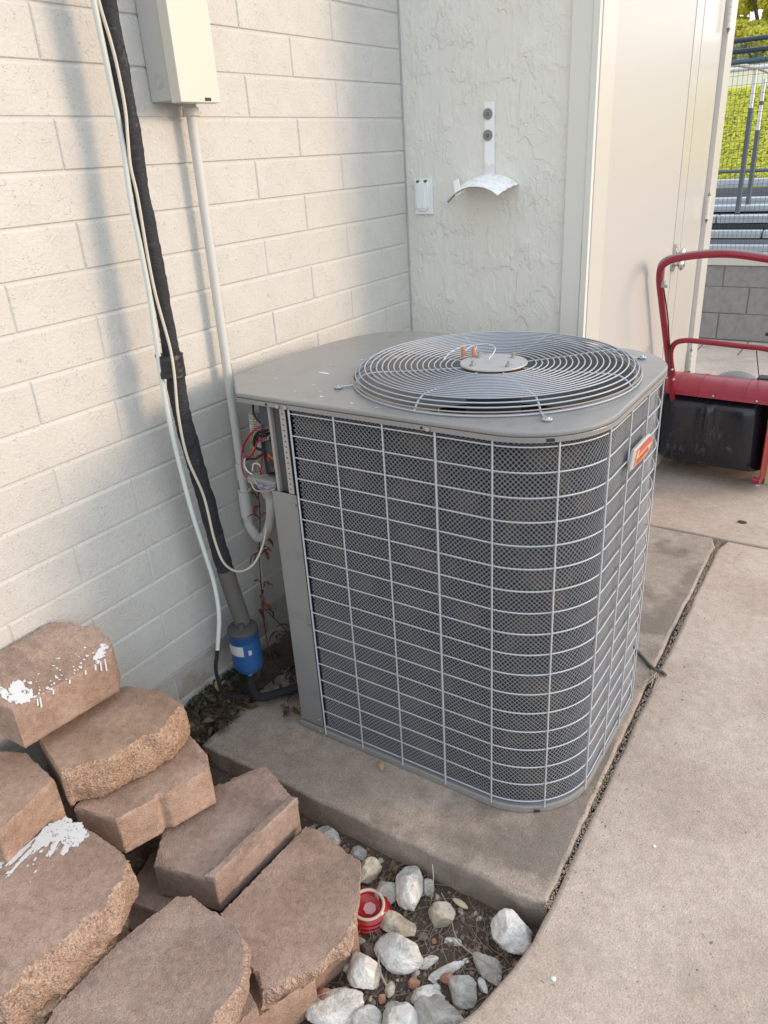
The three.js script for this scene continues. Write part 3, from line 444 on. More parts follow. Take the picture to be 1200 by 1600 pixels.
// ------------------------------------------------------------------ pipes and boxes on the block wall
{
  const l = thing('insulated_pipe', 'thick black foam wrapped refrigerant pipe running down the block wall', 'pipe');
  part(l, 'foam_wrap', wrinkle(tube([[0.08, 2.3, 1.28], [0.085, 2.033, 1.28], [0.088, 1.907, 1.275], [0.092, 1.758, 1.274], [0.095, 1.652, 1.276], [0.098, 1.541, 1.283], [0.101, 1.409, 1.282], [0.104, 1.264, 1.285], [0.106, 1.155, 1.288]], 0.0195, 220, 22), 0.005, 40, 3), mat.rubber);
  part(l, 'foam_wrap', wrinkle(tube([[0.106, 1.165, 1.284], [0.109, 1.09, 1.288], [0.111, 1.011, 1.288], [0.115, 0.867, 1.275], [0.115, 0.69, 1.255], [0.115, 0.56, 1.239]], 0.0225, 160, 22), 0.006, 36, 5), mat.rubber);
  part(l, 'worn_foam', tube([[0.115, 0.565, 1.2395], [0.115, 0.447, 1.221], [0.117, 0.372, 1.209]], 0.0245, 16, 18), mat.insulOld, 'weathered grey foam at the bottom of the black pipe');
  part(l, 'tape_wrap', wrinkle(tube([[0.107, 1.185, 1.293], [0.1075, 1.155, 1.294], [0.108, 1.13, 1.296]], 0.0325, 24, 24), 0.007, 50, 8), mat.tape);
  const p = thing('white_pipe', 'thin white painted pipe strapped to the left of the black foam pipe', 'pipe');
  part(p, 'pipe_run', tube([[0.085, 2.3, 1.31], [0.085, 2.029, 1.308], [0.085, 1.904, 1.305], [0.085, 1.793, 1.301], [0.085, 1.653, 1.297], [0.09, 1.543, 1.308], [0.095, 1.413, 1.31], [0.098, 1.328, 1.312], [0.1, 1.203, 1.32], [0.1, 1.134, 1.324], [0.1, 0.986, 1.322], [0.1, 0.767, 1.306], [0.1, 0.622, 1.286], [0.1, 0.536, 1.275], [0.1, 0.431, 1.277], [0.095, 0.322, 1.301]], 0.0062, 90, 10), mat.pipeWhite);
  part(p, 'pipe_tail', tube([[0.0945, 0.318, 1.302], [0.09, 0.262, 1.316], [0.09, 0.214, 1.314], [0.085, 0.16, 1.30], [0.09, 0.12, 1.26], [0.11, 0.09, 1.20]], 0.0058, 30, 10), mat.rubber);
  const c = thing('control_cable', 'thin cream control cable draped over the black pipe and looping to the air conditioner', 'cable');
  part(c, 'cable_run', tube([[0.1, 2.3, 1.31], [0.107, 2.025, 1.31], [0.109, 1.9, 1.312], [0.111, 1.83, 1.302], [0.112, 1.781, 1.298], [0.114, 1.704, 1.299], [0.115, 1.651, 1.307], [0.116, 1.598, 1.314], [0.118, 1.543, 1.312], [0.122, 1.414, 1.317], [0.126, 1.33, 1.318], [0.136, 1.204, 1.312], [0.142, 1.152, 1.318], [0.143, 1.044, 1.33], [0.144, 0.935, 1.326], [0.144, 0.818, 1.296], [0.145, 0.672, 1.284], [0.15, 0.602, 1.268], [0.155, 0.559, 1.225], [0.16, 0.557, 1.173], [0.168, 0.608, 1.128], [0.18, 0.695, 1.11], [0.215, 0.79, 1.14]], 0.0034, 140, 8), mat.cable);
  const f = thing('filter_drier', 'blue cylindrical filter drier with white label at the bottom of the black pipe', 'filter');
  const L = (pts, m, n) => { const g = new THREE.LatheGeometry(pts.map(q => new THREE.Vector2(q[0] * 1.12, q[1])), 36); g.rotateX(0.06); g.rotateZ(-0.05); return part(f, n, g.translate(0.12, 0.212, 1.214), m); };
  L([[0, 0.002], [0.03, 0], [0.0365, 0.006], [0.0385, 0.02], [0.0405, 0.022], [0.0405, 0.05], [0.039, 0.053], [0.039, 0.128]], mat.blue, 'can');
  L([[0.0392, 0.118], [0.0396, 0.120], [0.0396, 0.142], [0.0385, 0.147]], mat.blueDark, 'collar');
  L([[0.040, 0.144], [0.0400, 0.150], [0.037, 0.154], [0.012, 0.160], [0, 0.161]], mat.lid, 'cap');
  part(f, 'cap_knob', at(new THREE.CylinderGeometry(0.008, 0.011, 0.02, 12), 0.134, 0.374, 1.232), mat.lid);
  { const g = new THREE.CylinderGeometry(0.0446, 0.0446, 0.036, 24, 1, true, -0.85, 1.5); g.rotateX(0.06); g.rotateZ(-0.05); part(f, 'paper_label', g.translate(0.1235, 0.306, 1.2195), M([0.55, 0.55, 0.54], 0.6)); const s = new THREE.CylinderGeometry(0.0446, 0.0446, 0.018, 8, 1, true, 0.95, 0.22); s.rotateX(0.06); s.rotateZ(-0.05); part(f, 'label_scrap', s.translate(0.1235, 0.298, 1.219), M([0.5, 0.5, 0.5], 0.6)); }
  part(f, 'copper_stub', rod([0.121, 0.182, 1.2165], [0.12, 0.208, 1.216], 0.009, 12), mat.stub);
  part(f, 'elbow_pipe', tube([[0.121, 0.186, 1.217], [0.123, 0.13, 1.218], [0.135, 0.098, 1.205], [0.17, 0.09, 1.15], [0.212, 0.09, 1.095]], 0.0135, 30, 12), mat.rubber);
  const e = thing('electrical_box', 'beige metal electrical disconnect box high on the block wall', 'electrical box');
  part(e, 'box_body', box(0.002, 0.088, 1.731, 2.2, 1.005, 1.122, 0.002), mat.boxBody);
  const lid = part(e, 'box_cover', mergeGeometries([box(0.074, 0.106, 1.724, 2.2, 1.0, 1.128, 0.002)]), mat.boxLid);
  part(lid, 'latch_slot', box(0.1058, 0.1066, 1.7275, 1.7345, 1.032, 1.052), mat.dark);
  for (const r of [0.0095, 0.0155]) { const g = new THREE.TorusGeometry(r, 0.0011, 6, 32); part(e, 'knockout', g.translate(0.036, 1.772, 1.1222), mat.boxBody); }
  const d = thing('conduit', 'painted metal conduit running down the block wall from the beige box', 'conduit');
  part(d, 'conduit_run', rod([0.035, 0.70, 1.044], [0.035, 1.712, 1.034], 0.0122, 18), mat.conduit);
  part(d, 'conduit_nut', mergeGeometries([at(new THREE.CylinderGeometry(0.0205, 0.0205, 0.018, 6), 0.035, 1.71, 1.034), at(new THREE.CylinderGeometry(0.016, 0.016, 0.03, 16), 0.035, 1.725, 1.034)]), mat.conduit);
  part(d, 'coupling', at(new THREE.CylinderGeometry(0.0155, 0.0155, 0.05, 18), 0.035, 0.775, 1.0435), mat.conduit);
  part(d, 'coupling', mergeGeometries([at(new THREE.CylinderGeometry(0.022, 0.022, 0.016, 6), 0.035, 0.705, 1.044), at(new THREE.CylinderGeometry(0.0185, 0.0185, 0.07, 18), 0.035, 0.665, 1.046)]), mat.conduit);
  part(d, 'flexible_conduit', tube([[0.035, 0.64, 1.047], [0.045, 0.60, 1.052], [0.085, 0.578, 1.066], [0.13, 0.60, 1.08], [0.18, 0.66, 1.105], [0.225, 0.74, 1.135], [0.243, 0.80, 1.148]], 0.0145, 50, 16), M([0.52, 0.51, 0.48], 0.6, 0, bump(T.rockB, 0.002)), 'white flexible conduit elbow curving up to the unit');
}
// ------------------------------------------------------------------ on the stucco wall
{
  const o = thing('outlet_cover', 'white flip outlet cover on the stucco wall near the corner', 'outlet cover');
  part(o, 'cover_plate', box(0.041, 0.114, 1.389, 1.506, 0.001, 0.009, 0.002), M([0.80, 0.83, 0.83], 0.4));
  const fl = part(o, 'flip_lid', panelZ([[0.050, 1.497], [0.095, 1.497], [0.101, 1.49], [0.101, 1.412], [0.094, 1.405], [0.088, 1.405], [0.087, 1.4], [0.064, 1.4], [0.062, 1.405], [0.055, 1.405], [0.050, 1.412]], 0.0092, 0.0155, 0.002), M([0.82, 0.85, 0.85], 0.35));
  part(fl, 'lid_panel', box(0.054, 0.089, 1.41, 1.494, 0.0145, 0.0185, 0.0015), M([0.82, 0.85, 0.85], 0.35));
  for (const x of [0.06, 0.091]) part(o, 'hinge', box(x - 0.005, x + 0.005, 1.494, 1.502, 0.012, 0.0185, 0.001), M([0.1, 0.1, 0.1], 0.6));
  const h = thing('hose_hanger', 'white metal hose hanger bracket with flaking curved saddle on the stucco wall', 'hose hanger');
  const hw = M([0.70, 0.70, 0.70], 0.45, 0, { map: tex(256, (u, v) => mixc([0.86, 0.86, 0.87], [0.40, 0.39, 0.38], sstep(0.60, 0.66, fbm(u, v, 9, 4, 971, 30)) * 0.3)) });
  hw.color.setRGB(1, 1, 1);
  part(h, 'strap', box(0.316, 0.352, 1.50, 1.724, 0.002, 0.006, 0.001), hw);
  for (const y of [1.69, 1.628]) { const w = part(h, 'washer', at(new THREE.CylinderGeometry(0.0165, 0.0165, 0.003, 24).rotateX(H), 0.329, y, 0.0078), M([0.26, 0.27, 0.27], 0.6, 0.4)); part(w, 'screw_head', at(new THREE.CylinderGeometry(0.0055, 0.0065, 0.003, 10).rotateX(H), 0.329, y, 0.0108), M([0.18, 0.18, 0.18], 0.5, 0.5)); }
  // curved saddle, arched from left to right, projecting from the wall
  const sad = (a0, a1, depth) => { const P = [], I = [], U = [], n = 24, m = 21, cx = 0.338, R = 0.17, cy = 1.34; for (const side of [0, 1]) { const o = P.length / 3; for (let i = 0; i <= n; i++) for (let j = 0; j <= m; j++) { const a = lerp(a0, a1, i / n), t = j / m, r = R + 0.0022 * Math.sin(t * 4 * 2 * Math.PI) - 0.03 * t * t - side * 0.002; P.push(cx + r * Math.sin(a), cy + r * Math.cos(a), 0.003 + depth * t); U.push(a * 1.2, t * 0.9); if (i && j) { const k = o + i * (m + 1) + j; I.push(k - m - 2, k - 1, k - m - 1, k - m - 1, k - 1, k); } } } const g = new THREE.BufferGeometry(); g.setAttribute('position', new THREE.Float32BufferAttribute(P, 3)); g.setAttribute('uv', new THREE.Float32BufferAttribute(U, 2)); g.setIndex(I); g.computeVertexNormals(); return g; };
  part(h, 'saddle', sad(-0.58, 0.64, 0.125), hw);
  part(h, 'end_lip', new RoundedBoxGeometry(0.022, 0.052, 0.004, 2, 0.0015).rotateX(-0.35).rotateZ(0.35).translate(0.268, 1.478, 0.112), hw);
  part(h, 'bent_tab', tube([[0.275, 1.478, 0.04], [0.235, 1.468, 0.03], [0.205, 1.448, 0.02], [0.178, 1.428, 0.012]], 0.003, 10, 5), M([0.25, 0.23, 0.2], 0.7));
}

// ------------------------------------------------------------------ pile of retaining wall blocks
// top: [[x, z] or [x, z, y]...] counter-clockwise or clockwise; rough: indices of split edges (i -> i + 1)
function paverGeo(top, y, h, rough, seed, taper = 0) {
  let P = top.map(p => [p[0], p[1], p[2] ?? y]);
  let area = 0; P.forEach((p, i) => { const q = P[(i + 1) % P.length]; area += p[0] * q[1] - q[0] * p[1]; });
  const ccw = area < 0;                                         // outward = right of travel when seen from above with z down
  // resample the outline
  const pts = [];
  P.forEach((p, i) => { const q = P[(i + 1) % P.length], L = Math.hypot(q[0] - p[0], q[1] - p[1]), n = Math.max(1, Math.round(L / 0.0055)); let nx = (q[1] - p[1]) / L, nz = -(q[0] - p[0]) / L; if (ccw) { nx = -nx; nz = -nz; } for (let k = 0; k < n; k++) { const t = k / n, e = Math.min(1, Math.min(t, 1 - t) * L / 0.02); pts.push({ x: lerp(p[0], q[0], t), z: lerp(p[1], q[1], t), y: lerp(p[2], q[2], t), nx, nz, r: rough.includes(i) ? 1 : 0 }); } });
  const N = pts.length, sm = pts.map((p, i) => { let nx = 0, nz = 0, r = 0; for (let k = -2; k <= 2; k++) { const q = pts[(i + k + N) % N]; nx += q.nx; nz += q.nz; r += q.r; } const l = Math.hypot(nx, nz); return { nx: -nx / l, nz: -nz / l, r: r / 5 }; });
  // sign of outward normal: away from the centroid
  let cx = 0, cz = 0; pts.forEach(p => { cx += p.x / N; cz += p.z / N; }); let s = 0; pts.forEach((p, i) => s += (p.x - cx) * sm[i].nx + (p.z - cz) * sm[i].nz); if (s < 0) sm.forEach(m => { m.nx = -m.nx; m.nz = -m.nz; });
  const lev = [0.0, 0.003, 0.008, 0.016, 0.026, 0.036, 0.047, 0.058, 0.069, 0.08, 0.09, 0.096, 0.1].map(t => t * h / 0.1), nl = lev.length;
  const pos = [], uv = [], idx = []; let acc = 0;
  const ring = lev.map((d, j) => pts.map((p, i) => {
    const m = sm[i], top = j === 0, bot = j === nl - 1, edge = top ? -0.0034 : j === 1 ? -0.0012 : bot ? -0.004 : 0;
    const big = n3(p.x * 28 + seed * 3.1, (p.y - d) * 28, p.z * 28, seed) - 0.5, fin = n3(p.x * 150, (p.y - d) * 150 + seed, p.z * 150, seed + 1) - 0.5, vf = n3(p.x * 340, (p.y - d) * 340 + seed, p.z * 340, seed + 2) - 0.5;
    const bul = Math.sin(Math.PI * clamp(d / h)) * 0.012;
    const dis = m.r * (big * 0.022 + fin * 0.009 + vf * 0.004 + bul - 0.004) + (1 - m.r) * (fin * 0.0012 + vf * 0.001) + edge + (top || j === 1 ? fin * 0.003 + vf * 0.002 : 0) - taper * d;
    const yy = p.y - d + (top ? vf * 0.0012 : 0) - m.r * (j < 3 ? Math.max(0, big) * 0.008 : 0);
    return [p.x + m.nx * dis, yy, p.z + m.nz * dis];
  }));
  for (let j = 0; j < nl; j++) { acc = 0; for (let i = 0; i <= N; i++) { const q = ring[j][i % N]; pos.push(...q); uv.push(acc / 0.4 + seed * 0.37, (q[1]) / 0.4); const a = pts[i % N], b = pts[(i + 1) % N]; acc += Math.hypot(a.x - b.x, a.z - b.z); } }
  const W = N + 1, side = [[], []];
  for (let j = 0; j + 1 < nl; j++) for (let i = 0; i < N; i++) { const a = j * W + i, b = a + 1, c = a + W, d = c + 1, k = sm[i].r > 0.5 ? 1 : 0; side[k].push(a, c, b, b, c, d); }
  const g = new THREE.BufferGeometry(); g.setAttribute('position', new THREE.Float32BufferAttribute(pos, 3)); g.setAttribute('uv', new THREE.Float32BufferAttribute(uv, 2));
  g.setIndex([...side[0], ...side[1]]); g.computeVertexNormals();
  // caps
  const capOf = (r, flipIt) => { const sh = r.map(p => new THREE.Vector2(p[0], p[2])), tri = THREE.ShapeUtils.triangulateShape(sh, []), p2 = [], u2 = []; r.forEach(p => { p2.push(...p); u2.push(p[0] / 0.4 + seed * 0.21, p[2] / 0.4 + seed * 0.13); }); const gg = new THREE.BufferGeometry(); gg.setAttribute('position', new THREE.Float32BufferAttribute(p2, 3)); gg.setAttribute('uv', new THREE.Float32BufferAttribute(u2, 2)); gg.setIndex(tri.flat()); gg.computeVertexNormals(); const nrm = gg.attributes.normal; if ((nrm.getY(0) < 0) !== flipIt) { const ix = gg.index; for (let k = 0; k < ix.count; k += 3) { const t = ix.getX(k); ix.setX(k, ix.getX(k + 1)); ix.setX(k + 1, t); } gg.computeVertexNormals(); } return gg; };
  const A = side[0].length, B = side[1].length;
  const g0 = g.clone(); g0.setIndex(side[0].length ? side[0] : [0, 0, 0]);
  const g1 = g.clone(); g1.setIndex(side[1].length ? side[1] : [0, 0, 0]);
  return { plain: mergeGeometries([g0, capOf(ring[0], false), capOf(ring[nl - 1], true)]), split: B ? g1 : null };
}
const paveTone = [[1, 1, 1], [1.12, 1.1, 1.06], [0.88, 0.87, 0.88], [1.05, 1.0, 0.93], [0.95, 0.98, 1.02]].map(c => [mat.pave, mat.split].map(m => { const k = m.clone(); k.color.setRGB(...c); return k; }));
let paveCount = 0;
const PG = 'retaining wall blocks heaped by the wall';
function paver(label, top, y, h, rough, seed, taper) {
  const g = paverGeo(top, y, h, rough, seed, taper);
  const t = thing('retaining_block', label, 'concrete block', [0, 0, 0], PG);
  const tone = paveTone[(paveCount++ * 3) % 5];
  part(t, 'block_body', g.plain, tone[0]);
  if (g.split) part(t, 'split_face', g.split, tone[1], 'rough broken face of the block');
  return t;
}
// white paint splash: irregular blots laid on a plane y = f(x, z)
function splash(parent, yf, blots, seed) {
  srand(seed); const gs = []; let lift = 0;
  for (const [cx, cz, r, sx, sz, rot] of blots) {
    const n = r > 0.006 ? 110 : 22, s = new THREE.Shape(); const ph = rr(0, 50);
    for (let i = 0; i < n; i++) { const a = i / n * 2 * Math.PI, k = r * (0.55 + 0.75 * Math.pow(n3(Math.cos(a) * 2.2 + ph, Math.sin(a) * 2.2, ph, seed), 1.3) + 0.24 * (n3(Math.cos(a) * 6 + ph, Math.sin(a) * 6, 3, seed) - 0.5) + 0.12 * (n3(Math.cos(a) * 17 + ph, Math.sin(a) * 17, 5, seed) - 0.5)); let x = k * Math.cos(a) * sx, z = k * Math.sin(a) * sz; const c = Math.cos(rot), q = Math.sin(rot); const X = x * c - z * q, Z = x * q + z * c; i ? s.lineTo(X, Z) : s.moveTo(X, Z); }
    const g = new THREE.ShapeGeometry(s); const p = g.attributes.position; lift += 0.000012;
    for (let i = 0; i < p.count; i++) { const X = cx + p.getX(i), Z = cz + p.getY(i); p.setXYZ(i, X, yf(X, Z) + 0.0007 + lift, Z); }
    { const uv = g.attributes.uv; for (let i = 0; i < uv.count; i++) uv.setXY(i, p.getX(i) / 0.16, p.getZ(i) / 0.16); } flip(g); g.computeVertexNormals(); gs.push(g);
  }
  const m = part(parent, 'paint_splash', mergeGeometries(gs), mat.splashPaint, 'white paint splashes'); return m;
}
{
  // A: nearest the wall, tipped, paint splashed
  const plane = (x, z) => 0.58 + 0.055 * clamp((0.168 - x) / 0.165, -0.2, 1.2);
  const tA = [[0.163, 1.922], [0.179, 1.684], [0.151, 1.655], [0.085, 1.642], [0.012, 1.70], [0.008, 1.90], [0.03, 1.95]].map(([x, z]) => [x, z, plane(x, z)]);
  const A = paver('brown block leaning on the painted wall, topmost of the heap, with white paint splashes', tA, 0.6, 0.105, [3, 4], 3);
  const bl = [[0.135, 1.888, 0.032, 1.1, 0.75, 0.4], [0.12, 1.905, 0.02, 1.4, 0.5, 0.2], [0.152, 1.873, 0.012, 1.3, 0.6, 0.8], [0.158, 1.692, 0.013, 1.4, 0.9, 0.9], [0.165, 1.705, 0.014, 0.6, 1.3, 0.2], [0.151, 1.675, 0.01, 1.2, 0.8, 0], [0.173, 1.717, 0.008, 1.2, 0.7, 0]];
  srand(31); for (let k = 0; k < 46; k++) { const t = Math.pow(rnd(), 1.6); bl.push([0.172 - rr(0, 0.05) * (0.4 + t), lerp(1.70, 1.89, rnd()), rr(0.0012, 0.0042), rr(0.8, 1.6), rr(0.6, 1.1), rr(0, 3)]); }
  splash(A, plane, bl, 41);
  { srand(8); const gs = []; for (const [z, l] of [[1.700, 0.03], [1.712, 0.022], [1.725, 0.012], [1.862, 0.022], [1.868, 0.014], [1.75, 0.008], [1.79, 0.007], [1.83, 0.009]]) gs.push(rod([0.1795 - (z - 1.684) * 0.067, 0.576, z], [0.1815 - (z - 1.684) * 0.067, 0.576 - l, z + 0.004], 0.0022, 6)); part(A, 'paint_drip', mergeGeometries(gs), mat.whitePaint); }
  // B
  paver('brown block with broad rough split front, between the painted block and the concrete pad', [[0.113, 1.867], [0.196, 1.893], [0.251, 1.909], [0.292, 1.85], [0.316, 1.775], [0.341, 1.69], [0.316, 1.617], [0.235, 1.604], [0.135, 1.635], [0.075, 1.70]], 0.44, 0.1, [2, 3, 4, 5], 7);
  // C under B, with notch in the front
  paver('dark brown smooth block with a vertical groove, under the rough fronted block', [[0.25, 1.903], [0.361, 1.878], [0.384, 1.812], [0.389, 1.797], [0.383, 1.783], [0.400, 1.772], [0.432, 1.67], [0.385, 1.632], [0.297, 1.605], [0.20, 1.62], [0.17, 1.72]], 0.335, 0.105, [], 11);
  // D with raised lip
  const D = paver('brown block with a raised lip along its sunlit edge, beside the concrete pad', [[0.424, 1.859], [0.572, 1.822], [0.587, 1.56], [0.566, 1.553], [0.438, 1.504], [0.368, 1.626], [0.345, 1.71], [0.358, 1.771]], 0.215, 0.095, [4, 5, 6], 15);
  { const g = paverGeo([[0.553, 1.829], [0.574, 1.8215], [0.589, 1.559], [0.568, 1.565]], 0.231, 0.022, [], 16); part(D, 'raised_lip', g.plain, D.children[0].material); }
  paver('brown block mostly hidden beneath the lipped block', [[0.352, 1.912], [0.474, 1.888], [0.50, 1.66], [0.36, 1.64], [0.31, 1.79]], 0.118, 0.1, [3], 19);
  // F, G, H
  paver('large flat brown block with ragged edges beside the red dish', [[0.783, 1.929], [0.759, 1.912], [0.715, 1.893], [0.593, 1.842], [0.607, 1.565], [0.644, 1.557], [0.731, 1.574], [0.78, 1.58], [0.846, 1.68], [0.870, 1.755], [0.84, 1.84]], 0.155, 0.07, [0, 1, 8, 9, 10], 23, 0.35);
  paver('smooth tan block under the ragged block, next to the white rocks', [[0.790, 1.790], [0.822, 1.668], [0.74, 1.62], [0.63, 1.61], [0.62, 1.76]], 0.078, 0.11, [], 27);
  paver('smooth tan block under the ragged block, at the bottom edge of the photo', [[0.765, 1.952], [0.812, 1.808], [0.70, 1.775], [0.63, 1.86], [0.64, 2.02], [0.74, 2.06]], 0.076, 0.11, [], 29);
  // I, J
  paver('flat brown block in the front centre of the heap, nearest the camera', [[0.56, 2.24], [0.530, 2.175], [0.528, 2.03], [0.551, 1.903], [0.576, 1.885], [0.635, 1.888], [0.691, 1.884], [0.738, 1.902], [0.784, 1.965], [0.803, 2.045], [0.79, 2.16], [0.74, 2.24]], 0.25, 0.098, [7, 8, 9, 10], 33);
  paver('brown block peeking out from under the front centre block', [[0.775, 2.06], [0.792, 1.945], [0.712, 1.909], [0.60, 1.93], [0.56, 2.05], [0.65, 2.14]], 0.15, 0.1, [], 37);
  // K with paint, and the block under it
  const K = paver('large brown block at left front with a white paint splash and rough split face', [[0.235, 2.11], [0.272, 1.945], [0.306, 1.931], [0.372, 1.931], [0.439, 1.932], [0.485, 1.942], [0.516, 1.99], [0.527, 2.023], [0.524, 2.121], [0.516, 2.241], [0.45, 2.31], [0.25, 2.30]], 0.35, 0.1, [5, 6, 7, 8, 9], 41);
  const bk = [[0.305, 1.962, 0.042, 1.2, 0.8, 0.15], [0.33, 1.955, 0.03, 1.1, 0.8, 0], [0.285, 1.99, 0.026, 0.7, 1.5, -0.3], [0.272, 2.045, 0.016, 0.5, 2.6, -0.1], [0.288, 2.04, 0.011, 0.5, 2.8, -0.25], [0.322, 2.005, 0.012, 0.6, 2.4, -0.4], [0.345, 1.985, 0.012, 0.7, 1.8, -0.35], [0.296, 2.075, 0.009, 0.5, 2.0, -0.3], [0.262, 2.08, 0.009, 0.6, 2.4, 0]];
  srand(51); for (let k = 0; k < 26; k++) bk.push([rr(0.26, 0.36), rr(1.98, 2.10), rr(0.0012, 0.0038), rr(0.7, 1.2), rr(0.8, 2.2), rr(-0.5, 0.2)]);
  splash(K, () => 0.35, bk, 61);
  paver('dark rough block beneath the large paint splashed block', [[0.25, 2.13], [0.29, 1.97], [0.47, 1.98], [0.525, 2.04], [0.53, 2.15], [0.49, 2.28], [0.3, 2.3]], 0.248, 0.1, [1, 2, 3, 4], 45);
  // L
  paver('brown block at the left edge of the photo with a sunlit smooth end', [[0.0, 1.985], [0.05, 1.93], [0.115, 1.90], [0.243, 1.92], [0.272, 2.07], [0.10, 2.13], [0.01, 2.08]], 0.43, 0.115, [], 49);
  // supports low in the heap
  paver('block deep in the heap, in shadow behind the painted block', [[0.02, 1.96], [0.03, 1.70], [0.24, 1.66], [0.25, 1.93]], 0.225, 0.1, [2], 53);
  paver('block deep in the heap, on the soil beside the wall', [[0.03, 1.98], [0.03, 1.72], [0.22, 1.70], [0.25, 1.97]], 0.118, 0.12, [2], 57);
}
// ------------------------------------------------------------------ white rocks and pebbles
function rockGeo(rx, ry, rz, seed, det = 3, facets = 15) {
  srand(seed * 91 + 5); const g0 = mergeVertices(new THREE.IcosahedronGeometry(1, det * 4 + 2).deleteAttribute('uv').deleteAttribute('normal'));
  const pl = []; for (let k = 0; k < facets; k++) { const v = new THREE.Vector3(rr(-1, 1), rr(-1, 1), rr(-1, 1)).normalize(); pl.push([v, rr(0.66, 0.95)]); }
  const p = g0.attributes.position, v = new THREE.Vector3(), uv = [];
  for (let i = 0; i < p.count; i++) {
    v.fromBufferAttribute(p, i).normalize(); let r = 1.02;
    for (const [n, d] of pl) { const c = n.dot(v); if (c > 0.15) { const q = d / c, k = 0.012, hh = clamp(0.5 + 0.5 * (r - q) / k); r = lerp(r, q, hh) - k * hh * (1 - hh); } }
    r *= 1 + 0.07 * (n3(v.x * 2.3 + seed, v.y * 2.3, v.z * 2.3, seed) - 0.5) + 0.07 * (n3(v.x * 6 + seed, v.y * 6, v.z * 6, seed + 1) - 0.5) + 0.035 * (n3(v.x * 15 + seed, v.y * 15, v.z * 15, seed + 2) - 0.5);
    p.setXYZ(i, v.x * r * rx, v.y * r * ry, v.z * r * rz); uv.push((v.x * rx + v.y * ry * 0.7) * 6 + seed * 0.31, (v.z * rz - v.y * ry * 0.7) * 6 + seed * 0.17);
  }
  g0.setAttribute('uv', new THREE.Float32BufferAttribute(uv, 2)); g0.computeVertexNormals(); return g0;
}
const rockMat = {
  w: M(null, 0.85, 0, { map: T.rockC, ...bump(T.rockB, 0.004) }),
  g: M(null, 0.9, 0, { map: T.rockC, ...bump(T.rockB, 0.004), color: new THREE.Color().setRGB(0.66, 0.65, 0.64) }),
  t: M(null, 0.9, 0, { map: T.rockC, ...bump(T.rockB, 0.004), color: new THREE.Color().setRGB(0.86, 0.78, 0.66) }),
  b: M(null, 0.9, 0, { map: T.rockC, ...bump(T.rockB, 0.003), color: new THREE.Color().setRGB(0.24, 0.185, 0.17) }),
  r: M(null, 0.9, 0, { map: T.rockC, ...bump(T.rockB, 0.003), color: new THREE.Color().setRGB(0.62, 0.33, 0.24) }),
};
